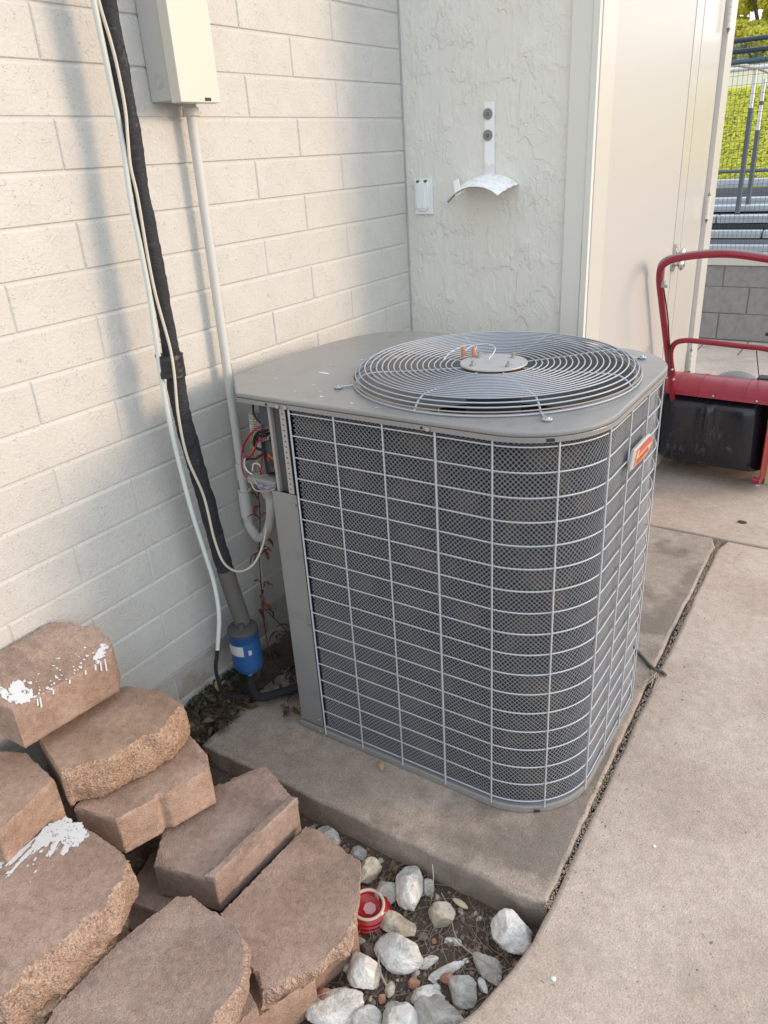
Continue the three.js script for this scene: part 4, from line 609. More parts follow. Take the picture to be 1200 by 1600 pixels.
// x, z, half length, half width, height factor, turn, tone, label
const ROCKS = [
  [0.569, 1.449, 0.036, 0.03, 0.95, 0.2, 'w', 'white rock behind the ragged block, farthest left along the pad'],
  [0.665, 1.452, 0.024, 0.02, 0.9, 0.8, 'g', 'small blue grey rock in the shade against the pad face'],
  [0.722, 1.487, 0.042, 0.028, 1.1, 1.3, 't', 'tall cream rock standing behind the red dish'],
  [0.835, 1.470, 0.062, 0.041, 0.95, -1.15, 'w', 'big two lobed white rock leaning on the pad face'],
  [0.792, 1.510, 0.036, 0.030, 0.9, 0.9, 'g', 'grey white rock between the red dish and the two lobed rock'],
  [0.93, 1.494, 0.036, 0.033, 0.85, 0.3, 't', 'squarish cream rock right of the two lobed white rock'],
  [0.855, 1.568, 0.060, 0.031, 0.55, 0.15, 't', 'long flat cream rock lying right of the red dish'],
  [0.898, 1.628, 0.058, 0.044, 0.75, 0.35, 'w', 'broad white rock with a cream top in the middle of the bed'],
  [0.858, 1.703, 0.046, 0.040, 0.9, -0.5, 'w', 'white rock with purple tint just left of the bed middle'],
  [0.848, 1.793, 0.068, 0.040, 0.62, 0.75, 'w', 'long white rock slanting beside the smooth tan blocks'],
  [0.909, 1.778, 0.040, 0.031, 0.7, 0.3, 'w', 'white rock with yellow dust at the bottom of the bed'],
  [0.980, 1.752, 0.050, 0.040, 0.9, -0.3, 'w', 'angular white rock at the bottom edge of the photo'],
  [1.000, 1.675, 0.036, 0.031, 0.8, 0.6, 'w', 'white rock leaning on the big grey rock'],
  [1.040, 1.703, 0.058, 0.045, 0.75, 0.3, 'g', 'big grey rounded rock beside the pavement edge'],
  [1.056, 1.624, 0.045, 0.035, 0.6, -0.35, 'g', 'grey flat topped rock just above the big grey rock'],
  [1.096, 1.460, 0.052, 0.048, 1.05, 0.5, 'w', 'big angular white rock wedged at the pad corner'],
  [1.078, 1.548, 0.047, 0.032, 0.35, -0.5, 'g', 'flat grey rock sunk in the soil near the pavement'],
  [0.960, 1.606, 0.027, 0.013, 0.8, 0.9, 'w', 'small pointed white rock in the middle of the soil'],
  [1.003, 1.60, 0.046, 0.012, 0.8, 1.0, 'w', 'thin bone shaped white rock lying on the soil'],
  [0.982, 1.532, 0.027, 0.010, 0.5, 0.35, 'w', 'thin flat white chip on the bare soil'],
  [0.834, 1.652, 0.026, 0.02, 0.75, 0.1, 'b', 'dark brown rock below the red dish'],
  [1.085, 1.588, 0.020, 0.010, 0.5, -0.7, 'w', 'small slim pale rock by the pavement edge'],
  [1.029, 1.557, 0.008, 0.007, 0.8, 0, 'w', 'tiny round white pebble beside the bone shaped rock'],
  [0.822, 1.797, 0.017, 0.013, 1.9, 0.3, 'r', 'reddish pebble standing on the long slanting rock'],
  [0.806, 1.782, 0.019, 0.015, 1.2, 0.9, 'r', 'red brown stone by the corner of the tan block'],
  [0.914, 1.722, 0.011, 0.012, 1.1, 0, 'r', 'small orange stone left of the angular white rock'],
  [0.955, 1.660, 0.015, 0.013, 0.8, 0.5, 'r', 'brown red stone in the middle of the rock bed'],
  [1.015, 1.617, 0.015, 0.014, 1.0, 0.7, 'r', 'orange stone at the foot of the bone shaped rock'],
  [0.919, 1.557, 0.017, 0.012, 0.6, 0.5, 'b', 'flat purple brown stone on the bare soil'],
  [0.947, 1.555, 0.008, 0.007, 1, 0, 'r', 'tiny bright orange stone on the bare soil'],
  [0.971, 1.690, 0.016, 0.018, 1.0, 0.4, 'b', 'brown stone left of the leaning white rock'],
  [0.919, 1.696, 0.012, 0.018, 0.9, 0.2, 't', 'small speckled grey stone beside the white rocks'],
  [0.868, 1.446, 0.018, 0.02, 1.2, 0.1, 'g', 'grey rock half hidden behind the two lobed rock'],
  [0.803, 1.640, 0.014, 0.011, 0.7, 0, 't', 'small yellow stone under the edge of the red dish'],
  [0.508, 1.442, 0.014, 0.012, 0.8, 0.4, 'g', 'small grey stone deep beside the lipped block'],
  [0.812, 1.704, 0.018, 0.014, 0.9, 1.2, 't', 'tan stone against the smooth tan block'],
  [0.948, 1.722, 0.028, 0.016, 0.35, 0.2, 'w', 'flat white chip half buried near the bottom of the bed'],
  [1.003, 1.642, 0.010, 0.009, 0.8, 0.2, 'w', 'tiny white pebble at the end of the bone shaped rock'],
];
ROCKS.forEach(([x, z, a, b, hf, t, m, label], i) => {
  const h = Math.min(a, b) * hf * 1.0, g = rockGeo(a * 0.97, h * 1.08, b * 0.97, i + 3, a > 0.025 ? 3 : 1, 17 + (i % 6)); g.rotateY(t); g.rotateX(((i * 37) % 10 - 5) * 0.03);
  solo(a < 0.02 ? 'pebble' : 'rock', g.translate(x, dirtY(x, z) + h * 0.55, z), rockMat[m], label, a < 0.02 ? 'stone' : 'rock', 'rocks in the bed beside the pad');
});
{
  const d = thing('ceramic_dish', 'upturned red ribbed ceramic dish half under the ragged brown block', 'dish', [0.775, -0.034, 1.568]);
  d.scale.set(0.82, 0.46, 0.82);
  const prof = [[0.066, 0], [0.070, 0.010], [0.069, 0.022], [0.064, 0.027], [0.065, 0.040], [0.060, 0.045], [0.060, 0.056], [0.054, 0.061], [0.050, 0.068]];
  part(d, 'ribbed_body', new THREE.LatheGeometry(new THREE.CatmullRomCurve3(prof.map(p => new THREE.Vector3(p[0], p[1], 0))).getPoints(50).map(p => new THREE.Vector2(p.x, p.y)), 60), mat.redDish);
  part(d, 'unglazed_ring', new THREE.LatheGeometry([[0.050, 0.068], [0.0495, 0.0725], [0.047, 0.0745], [0.0425, 0.0735], [0.0415, 0.069], [0.041, 0.060]].map(p => new THREE.Vector2(...p)), 60), mat.cream);
  part(d, 'red_recess', new THREE.LatheGeometry([[0.041, 0.066], [0.039, 0.054], [0.034, 0.045], [0, 0.043]].map(p => new THREE.Vector2(...p)), 48), mat.redDish);
  part(d, 'stained_centre', at(new THREE.CylinderGeometry(0.019, 0.019, 0.002, 7), 0.006, 0.0455, 0), mat.glass);
  d.rotation.set(0.05, 0, -0.06);
}
// ------------------------------------------------------------------ litter
function leafGeo(l, w, curl) { const g = new THREE.PlaneGeometry(w, l, 4, 8), p = g.attributes.position; for (let i = 0; i < p.count; i++) { const x = p.getX(i), y = p.getY(i), t = (y / l + 0.5); const k = Math.sin(Math.PI * clamp(t * 0.96 + 0.02)); p.setXYZ(i, x * Math.pow(k, 0.8), y, Math.sin(t * Math.PI) * curl + Math.abs(x) * 0.8 * curl / w * 0.6); } g.rotateX(-H); g.computeVertexNormals(); return g; }
{
  srand(404); const mk = (c) => M(c, 0.8);
  const tones = [mk([0.085, 0.055, 0.03]), mk([0.045, 0.032, 0.02]), mk([0.15, 0.10, 0.055])];  // darker than real dry leaves: shade of the nook put into the tones
  tones.forEach((m, t) => {
    const n = [170, 220, 60][t], gs = new THREE.InstancedMesh(leafGeo(0.036, 0.014, 0.008), m, n), o = new THREE.Object3D(); gs.name = numbered('leaf_litter'); gs.userData.kind = 'stuff'; gs.castShadow = gs.receiveShadow = true;
    for (let k = 0; k < n; k++) { const far = rnd() < 0.55; const z = far ? rr(0.55, 1.2) : rr(1.18, 1.5), x = far ? rr(0.01, 0.27) : rr(0.005, 0.105); const s = rr(0.6, 1.25); o.position.set(x, (x > 0.07 && z < 1.41 ? 0.054 : dirtY(x, z)) + rr(0.003, 0.022), z); o.rotation.set(rr(-0.7, 0.7), rr(0, 6.3), rr(-0.7, 0.7)); o.scale.set(s, s, s); o.updateMatrix(); gs.setMatrixAt(k, o.matrix); }
    scene.add(gs);
  });
  const tw = new THREE.InstancedMesh(tube([[-0.045, 0, 0], [-0.01, 0.004, 0.004], [0.02, 0.002, -0.003], [0.045, 0.003, 0.003]], 0.0009, 8, 5), M([0.27, 0.21, 0.15], 0.9), 480); tw.name = 'twig_litter'; tw.userData.kind = 'stuff'; tw.castShadow = tw.receiveShadow = true; const o = new THREE.Object3D();
  for (let k = 0; k < 480; k++) { const x = rr(0.5, 1.13), z = rr(1.43, 1.9); const s = rr(0.3, 1.0); o.position.set(x, dirtY(x, z) + rr(0.002, 0.008), z); o.rotation.set(rr(-0.15, 0.15), rr(0, 6.3), rr(-0.15, 0.15)); o.scale.setScalar(s); o.updateMatrix(); tw.setMatrixAt(k, o.matrix); } scene.add(tw);
  const gv = new THREE.InstancedMesh(rockGeo(0.0045, 0.0035, 0.0045, 88, 0, 8), M([0.22, 0.165, 0.13], 0.95), 3000); gv.name = 'soil_gravel'; gv.userData.kind = 'stuff'; gv.castShadow = gv.receiveShadow = true;
  for (let k = 0; k < 3000; k++) { const x = rr(0.45, 1.15), z = rr(1.42, 1.95); o.position.set(x, dirtY(x, z) + 0.001, z); o.rotation.set(rr(0, 6), rr(0, 6), rr(0, 6)); o.scale.setScalar(0.25 + rnd() * rnd() * 1.3); o.updateMatrix(); gv.setMatrixAt(k, o.matrix); } scene.add(gv);
  const pb = new THREE.InstancedMesh(rockGeo(0.011, 0.007, 0.009, 188, 1, 11), M(null, 0.9, 0, { map: T.rockC }), 220), pc = new THREE.Color(); pb.name = 'small_stones'; pb.userData.kind = 'stuff'; pb.castShadow = pb.receiveShadow = true;
  for (let k = 0; k < 220; k++) { const z = rr(1.43, 1.9), x = rr(0.5, 1.13 - Math.max(0, z - 1.6) * 0.25); o.position.set(x, dirtY(x, z) + 0.001, z); o.rotation.set(rr(0, 6), rr(0, 6), rr(0, 6)); o.scale.setScalar(0.3 + rnd() * 0.75); o.updateMatrix(); pb.setMatrixAt(k, o.matrix); const q = rnd(); q < 0.5 ? pc.setRGB(0.75, 0.72, 0.68) : q < 0.75 ? pc.setRGB(0.45, 0.27, 0.2) : pc.setRGB(0.35, 0.3, 0.27); pb.setColorAt(k, pc); } scene.add(pb);
  const db = new THREE.InstancedMesh(leafGeo(0.007, 0.003, 0.001), M([0.16, 0.115, 0.08], 0.9), 150); db.name = 'paving_debris'; db.userData.kind = 'stuff'; db.castShadow = db.receiveShadow = true;
  for (let k = 0; k < 150; k++) { const e = rnd() < 0.45, z = e ? rr(-0.5, 1.4) : rr(-1.2, 2.0), x = e ? rr(1.16, 1.24) : rnd() < 0.3 ? rr(0.3, 1.1) : rr(1.2, 2.0); if (x < 1.12 && (z > 1.39 || (z > 0.45 && z < 1.215))) { db.setMatrixAt(k, new THREE.Matrix4().makeTranslation(1.3, 0.0505, 1.9)); continue; } o.position.set(x, 0.0535, z); o.rotation.set(rr(-0.3, 0.3), rr(0, 6.3), rr(-0.3, 0.3)); o.scale.setScalar(rr(0.3, 1.1)); o.updateMatrix(); db.setMatrixAt(k, o.matrix); } scene.add(db);
  const jd = new THREE.InstancedMesh(rockGeo(0.0022, 0.0016, 0.0022, 89, 0, 8), M([0.34, 0.27, 0.215], 0.95), 2600); jd.name = 'joint_grit'; jd.userData.kind = 'stuff'; jd.receiveShadow = true;
  for (let k = 0; k < 2600; k++) { const t = rnd(), z = lerp(-0.56, 1.40, t); o.position.set(lerp(1.122, 1.152, t) + rr(-0.008, 0.008), 0.0415 + rr(0, 0.004), z); o.rotation.set(rr(0, 6), rr(0, 6), rr(0, 6)); o.scale.setScalar(0.3 + rnd() * 1.1); o.updateMatrix(); jd.setMatrixAt(k, o.matrix); } scene.add(jd);
  const dry = mk([0.36, 0.235, 0.12]);
  const lf = (x, y, z, ry, rx, s, m, label) => { const g = leafGeo(0.04, 0.017, 0.010); g.scale(s, s, s); g.rotateX(rx); g.rotateY(ry); solo('dry_leaf', g.translate(x, y, z), m, label, 'leaf', 'single dry leaves'); };
  lf(0.60, 0.062, 1.236, 0.9, 0.25, 0.9, dry, 'curled tan leaf on the pad against the foot of the unit');
  lf(0.775, 0.0, 1.45, 0.4, 1.1, 1, tones[0], 'brown leaf standing between the rocks and the pad face');
  lf(0.79, -0.002, 1.455, -0.5, 1.2, 0.9, tones[2], 'tan leaf standing beside the brown one by the pad');
  lf(0.072, 0.19, 1.30, 0.5, 1.2, 1.1, dry, 'tan curled leaf hanging by the white pipe tail');
  lf(0.09, 0.185, 1.295, -0.5, 1.3, 1.0, dry, 'second tan leaf hanging by the white pipe tail');
  const seed = solo('seed_pod', rockGeo(0.021, 0.007, 0.008, 71, 2, 6).rotateY(-0.1).translate(0.957, -0.018, 1.447), M([0.50, 0.43, 0.28], 0.7), 'pale dry pod lying on the soil near the pad face', 'seed pod');
  solo('dry_straw', tube([[0.905, -0.018, 1.445], [0.945, -0.012, 1.478], [0.99, -0.012, 1.53], [1.04, -0.008, 1.55], [1.10, -0.006, 1.555]], 0.0014, 40, 6), M([0.36, 0.29, 0.2], 0.85), 'long thin dry stem curving across the bare soil', 'stem');
  solo('dry_straw', tube([[0.874, 0.045, 1.43], [0.886, 0.02, 1.448], [0.892, -0.02, 1.47]], 0.0012, 16, 6), M([0.4, 0.36, 0.3], 0.85), 'thin dry stem leaning on the pad face', 'stem');
  solo('stick', tube([[0.862, -0.004, 1.655], [0.89, 0.0, 1.69], [0.917, -0.012, 1.705]], 0.0022, 16, 7), M([0.33, 0.28, 0.23], 0.9), 'short grey stick lying between the white rocks', 'stick');
  // dried weed climbing by the conduit
  const w = thing('dried_weed', 'dried weed with curled rust coloured leaves by the conduit elbow', 'weed');
  part(w, 'stem', tube([[0.09, 0.12, 1.09], [0.085, 0.306, 1.092], [0.085, 0.405, 1.082], [0.085, 0.532, 1.068], [0.082, 0.64, 1.04], [0.078, 0.72, 1.03]], 0.0017, 40, 6), M([0.12, 0.05, 0.035], 0.8));
  const lg = [], tw2 = []; for (let k = 0; k < 26; k++) { const y = k < 11 ? rr(0.60, 0.745) : k < 18 ? rr(0.48, 0.57) : rr(0.33, 0.44); const g = leafGeo(rr(0.03, 0.052), rr(0.009, 0.015), 0.013); g.translate(0, 0, -0.02); g.rotateX(rr(-1.3, 0.9)); g.rotateY(rr(0, 6.3)); g.translate(0.085 + rr(-0.006, 0.006), y, 1.065 + (y - 0.5) * -0.17 + rr(-0.012, 0.012)); lg.push(g); }
  part(w, 'leaf', mergeGeometries(lg), M([0.17, 0.055, 0.032], 0.75, 0, { side: THREE.DoubleSide })).userData.kind = 'stuff';
  const s = thing('dead_shrub', 'dead dark shrub with drooping grey leaves between the wall and the unit', 'shrub');
  const br = [], sl = []; for (let k = 0; k < 13; k++) { const a = rr(0, 6.3), x0 = rr(0.10, 0.2), z0 = rr(0.86, 1.05), x1 = clamp(x0 + rr(-0.09, 0.08), 0.03, 0.27), z1 = z0 + rr(-0.1, 0.1), hh = rr(0.2, 0.44); br.push(tube([[x0, 0.06, z0], [lerp(x0, x1, 0.5) + 0.015, hh * 0.6, lerp(z0, z1, 0.4)], [x1, hh, z1]], 0.0017, 14, 5)); for (let i = 0; i < 9; i++) { const t = rr(0.3, 1.02), g = leafGeo(rr(0.035, 0.065), rr(0.007, 0.012), 0.012); g.translate(0, 0, -0.025); g.rotateX(rr(-1.5, -0.4)); g.rotateY(rr(0, 6.3)); g.translate(lerp(x0, x1, t), 0.06 + (hh - 0.06) * t, lerp(z0, z1, t)); sl.push(g); } }
  part(s, 'branch', mergeGeometries(br), M([0.07, 0.05, 0.035], 0.9)); part(s, 'leaf', mergeGeometries(sl), M([0.055, 0.042, 0.03], 0.85, 0, { side: THREE.DoubleSide })).userData.kind = 'stuff';
  // low green growth by the wall
  const gm = new THREE.InstancedMesh(leafGeo(0.009, 0.006, 0.002), M([0.028, 0.045, 0.022], 0.8), 900); gm.name = 'green_ground_cover'; gm.userData.kind = 'stuff'; gm.castShadow = gm.receiveShadow = true;
  for (let k = 0; k < 900; k++) { const x = 0.004 + rnd() * rnd() * 0.09, z = rr(1.12, 1.50); o.position.set(x, dirtY(x, z) + rr(0.001, 0.028), z); o.rotation.set(rr(-1, 1), rr(0, 6.3), rr(-1, 1)); o.scale.setScalar(rr(0.6, 1.5)); o.updateMatrix(); gm.setMatrixAt(k, o.matrix); } scene.add(gm);
  // tuft and cable end at the pad edge
  const tf = []; for (let k = 0; k < 120; k++) { const g = leafGeo(rr(0.014, 0.03), 0.0022, 0.004); g.translate(0, 0, -0.012); g.rotateX(rr(0.1, 1.1)); g.rotateY(rr(0, 6.3)); g.translate(1.127 + rr(-0.008, 0.008), 0.035, 1.0 + rr(-0.05, 0.05)); tf.push(g); }
  solo('dry_grass_tuft', mergeGeometries(tf), M([0.34, 0.27, 0.15], 0.9, 0, { side: THREE.DoubleSide }), 'dry straw coloured tuft in the joint by the unit corner', 'grass tuft');
  solo('ground_wire', tube([[1.03, 0.062, 0.36], [1.08, 0.06, 0.405], [1.125, 0.058, 0.445], [1.155, 0.058, 0.452], [1.165, 0.059, 0.462]], 0.006, 30, 8), M([0.10, 0.095, 0.09], 0.6), 'dark wire end crossing the joint behind the unit', 'wire');
  const fr = []; for (let k = 0; k < 14; k++) fr.push(tube([[1.125 + rr(-0.01, 0.02), 0.056, 0.455 + rr(-0.012, 0.012)], [1.14 + rr(-0.01, 0.01), 0.062, 0.465 + rr(0, 0.03)], [1.13 + rr(-0.03, 0.03), 0.057, 0.49 + rr(-0.01, 0.07)]], 0.001, 8, 4)); solo('frayed_strands', mergeGeometries(fr), M([0.42, 0.37, 0.28], 0.8), 'frayed straw strands beside the wire end', 'strands');
  for (const [x, z, r, c, lab] of [[1.226, 1.549, 0.006, [0.75, 0.75, 0.74], 'white paint dot on the pavement nearest the rocks'], [1.311, 1.121, 0.0045, [0.75, 0.75, 0.74], 'white paint dot on the pavement right of the unit'], [1.13, 0.80, 0.0055, [0.5, 0.16, 0.12], 'small red chip in the joint beside the unit']]) { const g = rockGeo(r, r > 0.005 && c[1] < 0.3 ? 0.003 : 0.0012, r, Math.round(x * 99), 0, 9); solo(c[1] < 0.3 ? 'red_chip' : 'paint_dot', g.translate(x, c[1] < 0.3 ? 0.04 : 0.0508, z), M(c, 0.6), lab, c[1] < 0.3 ? 'chip' : 'paint mark'); }
  { const g = rockGeo(0.022, 0.006, 0.013, 63, 1, 20); solo('dirt_clod', g.translate(1.173, 0.053, -0.774), M([0.07, 0.05, 0.04], 1), 'dark crumb of dirt on the far pavement', 'dirt clod'); }
}
// ------------------------------------------------------------------ red walk-behind machine
{
  const m = thing('mower', 'red walk-behind mower with black plastic catcher, beyond the air conditioner', 'mower', [-0.05, 0, -0.03]); m.rotation.y = -0.06;
  // catcher: rounded plastic shell with a bulging face
  const n = 40, k = 26, P = [], I = [], U = [];
  const x0 = 0.668, x1 = 1.138, yT = 0.502, yB = 0.118;
  for (let j = 0; j <= k; j++) for (let i = 0; i <= n; i++) {
    const u = i / n * 2 - 1, v = j / k * 2 - 1, e = 7;
    const rad = Math.pow(Math.pow(Math.abs(u), e) + Math.pow(Math.abs(v), e), 1 / e);
    const f = Math.pow(clamp(1 - Math.pow(Math.abs(u), 9)), 0.5) * Math.pow(clamp(1 - Math.pow(Math.abs(v), 8)), 0.5);
    const rid = Math.exp(-Math.pow((u - 0.02) / 0.075, 2)) * sstep(0.86, 0.66, v) * sstep(-0.42, -0.15, v), dent = Math.exp(-Math.pow((Math.abs(u - 0.02) - 0.13) / 0.05, 2)) * sstep(0.8, 0.5, v) * sstep(-0.4, -0.1, v);
    const z = -1.29 + 0.155 * f + 0.018 * (1 - v * v) + 0.016 * rid - 0.008 * dent + 0.022 * v;
    P.push(lerp(x0, x1, (u + 1) / 2) - 0.008 * v * (u < 0 ? -1 : 1), lerp(yB, yT, (v + 1) / 2), z); U.push(i / n * 0.9, j / k * 0.8);
    if (i && j) { const a = j * (n + 1) + i; I.push(a - n - 2, a - n - 1, a - 1, a - 1, a - n - 1, a); }
  }
  const g = new THREE.BufferGeometry(); g.setAttribute('position', new THREE.Float32BufferAttribute(P, 3)); g.setAttribute('uv', new THREE.Float32BufferAttribute(U, 2)); g.setIndex(I); g.computeVertexNormals();
  part(m, 'catcher', g, mat.black);
  part(m, 'catcher_back', box(x0 + 0.02, x1 - 0.01, yB + 0.012, yT - 0.02, -1.55, -1.291, 0.02), mat.black);
  // hood
  const hp = []; const hs = new THREE.Shape(); const arc = (r) => Array.from({ length: 15 }, (_, i) => { const a = lerp(0.36, 2.4, i / 14); return [-1.235 + r * Math.cos(a), 0.458 + r * 0.78 * Math.sin(a)]; });
  const o = arc(0.135), inn = arc(0.132).reverse(); [...o, ...inn].forEach(([z, y], i) => i ? hs.lineTo(-z, y) : hs.moveTo(-z, y));
  const hood = new THREE.ExtrudeGeometry(hs, { depth: 0.47, bevelEnabled: false }); hood.rotateY(H); part(m, 'hood', toCreasedNormals(hood.translate(0.69, 0, 0), 0.7), mat.red);
  for (let i = 0; i < 5; i++) { const s = new THREE.Shape(); [...arc(0.1385), ...inn].forEach(([z, y], j) => j ? s.lineTo(-z, y) : s.moveTo(-z, y)); const r = new THREE.ExtrudeGeometry(s, { depth: 0.012, bevelEnabled: false }); r.rotateY(H); part(m, 'hood_rib', toCreasedNormals(r.translate(0.735 + i * 0.1, 0, 0), 0.7), mat.red); }
  for (let i = 0; i < 3; i++) { const c = new THREE.SphereGeometry(0.0055, 10, 8); part(m, 'bolt', c.translate(0.735 + i * 0.185, 0.507, -1.106), mat.bolt); }
  part(m, 'side_plate', toXY([[-1.13, 0.52], [-1.15, 0.13], [-1.18, 0.10], [-1.5, 0.09], [-1.5, 0.5], [-1.35, 0.55], [-1.2, 0.55]], 1.158, 1.163), mat.red);
  part(m, 'skid_foot', mergeGeometries([rod([1.135, 0.122, -1.14], [1.165, 0.12, -1.14], 0.017, 14), rod([1.16, 0.12, -1.14], [1.166, 0.12, -1.14], 0.021, 14)]), mat.red);
  part(m, 'foot_bolt', rod([1.155, 0.108, -1.118], [1.172, 0.108, -1.118], 0.007, 8), mat.bolt);
  function toXY(pts, xa, xb) { const s = new THREE.Shape(pts.map(([z, y]) => new THREE.Vector2(-z, y))); const e = new THREE.ExtrudeGeometry(s, { depth: xb - xa, bevelEnabled: false }); e.rotateY(H); return e.translate(xa, 0, 0); }
  for (const x of [0.75, 1.1]) { const w = part(m, 'wheel', new THREE.CylinderGeometry(0.09, 0.09, 0.045, 28).rotateZ(H).translate(x, YW + 0.09, -1.62), M([0.02, 0.02, 0.02], 0.8)); part(w, 'rim', new THREE.CylinderGeometry(0.05, 0.05, 0.05, 20).rotateZ(H).translate(x, YW + 0.09, -1.62), mat.red); }
  part(m, 'chassis', box(0.73, 1.13, 0.11, 0.40, -1.75, -1.5, 0.01), mat.dark);
  const eng = part(m, 'engine_cover', new THREE.SphereGeometry(0.13, 36, 18, 0, Math.PI * 2, 0, H).scale(1, 0.75, 0.9).translate(0.905, 0.40, -1.6), M([0.13, 0.135, 0.14], 0.4));
  const wn = new THREE.SphereGeometry(0.1315, 20, 8, 0.9, 0.55, 0.75, 0.5); part(eng, 'cooling_slot', wn.scale(1, 0.75, 0.9).translate(0.905, 0.40, -1.6), mat.dark);
  part(eng, 'cooling_slot', new THREE.SphereGeometry(0.1315, 20, 8, 1.55, 0.55, 0.75, 0.5).scale(1, 0.75, 0.9).translate(0.905, 0.40, -1.6), mat.dark);
  part(m, 'fuel_cap', box(1.03, 1.09, 0.46, 0.525, -1.5, -1.43, 0.008), mat.dark);
  // handle
  const Hn = [[0.735, 0.42, -1.16], [0.735, 0.543, -1.088], [0.733, 0.684, -1.003], [0.733, 0.816, -0.923], [0.732, 0.969, -0.832], [0.734, 1.072, -0.770], [0.746, 1.118, -0.742], [0.775, 1.143, -0.727], [0.815, 1.157, -0.718], [0.90, 1.172, -0.709], [1.0, 1.178, -0.706], [1.10, 1.168, -0.712], [1.185, 1.150, -0.722]];
  const mir = Hn.slice(0, 8).map(([x, y, z]) => [0.98 * 2 - x, y, z]).reverse();
  part(m, 'handle', tube([...Hn, ...mir], 0.0135, 160, 14), mat.red);
  const bail = Hn.slice(5).map(([x, y, z], i) => [x - (i < 3 ? 0.010 : 0), y + 0.0125, z - 0.011]); part(m, 'bail_bar', tube([...bail, ...bail.slice(0, 3).map(([x, y, z]) => [0.98 * 2 - x, y, z]).reverse()], 0.0058, 90, 9), mat.grey);
  part(m, 'crossbar', tube([[0.748, 0.60, -1.052], [0.747, 0.70, -0.990], [0.756, 0.745, -0.963], [0.777, 0.775, -0.945], [0.815, 0.789, -0.937], [0.9, 0.79, -0.936], [1.05, 0.784, -0.94], [1.15, 0.778, -0.943], [1.2, 0.745, -0.963], [1.21, 0.60, -1.052]], 0.0115, 110, 12), mat.red);
  for (const [x, y, z] of [[0.757, 0.640, -1.01], [0.757, 0.585, -1.045], [0.727, 0.63, -1.02], [0.727, 0.59, -1.045]]) part(m, 'handle_bolt', new THREE.SphereGeometry(0.006, 10, 8).translate(x, y, z + 0.012), mat.bolt);
  part(m, 'bail_bracket', mergeGeometries([box(0.742, 0.756, 1.035, 1.06, -0.79, -0.77, 0.002), rod([0.745, 1.04, -0.775], [0.768, 1.04, -0.775], 0.006, 8), box(0.744, 0.75, 1.06, 1.12, -0.785, -0.775, 0.001)]), mat.grey);
  part(m, 'control_rod', rod([1.105, 0.768, -0.94], [1.06, 0.53, -1.35], 0.0022, 6), mat.dark);
  part(m, 'cable', tube([[0.752, 1.03, -0.78], [0.756, 0.9, -0.86], [0.752, 0.78, -0.93], [0.752, 0.62, -1.02]], 0.003, 30, 6), mat.dark);
  part(m, 'throttle_lever', mergeGeometries([box(1.135, 1.185, 0.842, 0.855, -0.93, -0.90, 0.003), box(1.155, 1.168, 0.79, 0.85, -0.925, -0.91, 0.002)]), mat.dark);
}
{
  const w = solo('wood_block', box(1.185, 1.36, YW + 0.001, 0.30, -1.33, -1.24, 0.003), M(null, 0.8, 0, { map: T.woodC }), 'light wooden block on the pavement at the right photo edge beside the mower', 'wood block');
}
// ------------------------------------------------------------------ beyond: block retaining wall, bleacher, cage, bank, trees
{
  const w = thing('retaining_wall', 'low unpainted grey concrete block wall at the far edge of the pavement', 'wall');
  mat.cmu = M(null, 0.95, 0, { map: T.cmuC, ...bump(T.pavB, 0.003) });
  part(w, 'mortar', box(-4, 7, -0.12, 0.638, -4.42, -4.234), M([0.20, 0.185, 0.17], 1));
  const cg = [0, 1, 2, 3].map(v => { const g = new RoundedBoxGeometry(0.398, 0.2055, 0.06, 1, 0.004), uv = g.attributes.uv; for (let i = 0; i < uv.count; i++) uv.setXY(i, uv.getX(i) + v * 0.27, uv.getY(i) * 0.5 + v * 0.4); return g; });
  srand(14);
  for (let r = 0; r < 3; r++) for (let i = -9; i < 16; i++) { const b = part(w, 'block', cg[Math.floor(rnd() * 4)], mat.cmu); b.position.set(0.36 + i * 0.4064 + (r === 1 ? 0 : 0.2032) + 0.0, [0.157, 0.369, 0.556][r] - (r === 2 ? 0.0 : 0), -4.258 + rr(-0.002, 0.002)); if (r === 2) b.scale.y = 0.78; }
  part(w, 'cap_board', box(-4, 7, 0.64, 0.712, -4.45, -4.215, 0.004), M([0.52, 0.485, 0.42], 0.7));
}
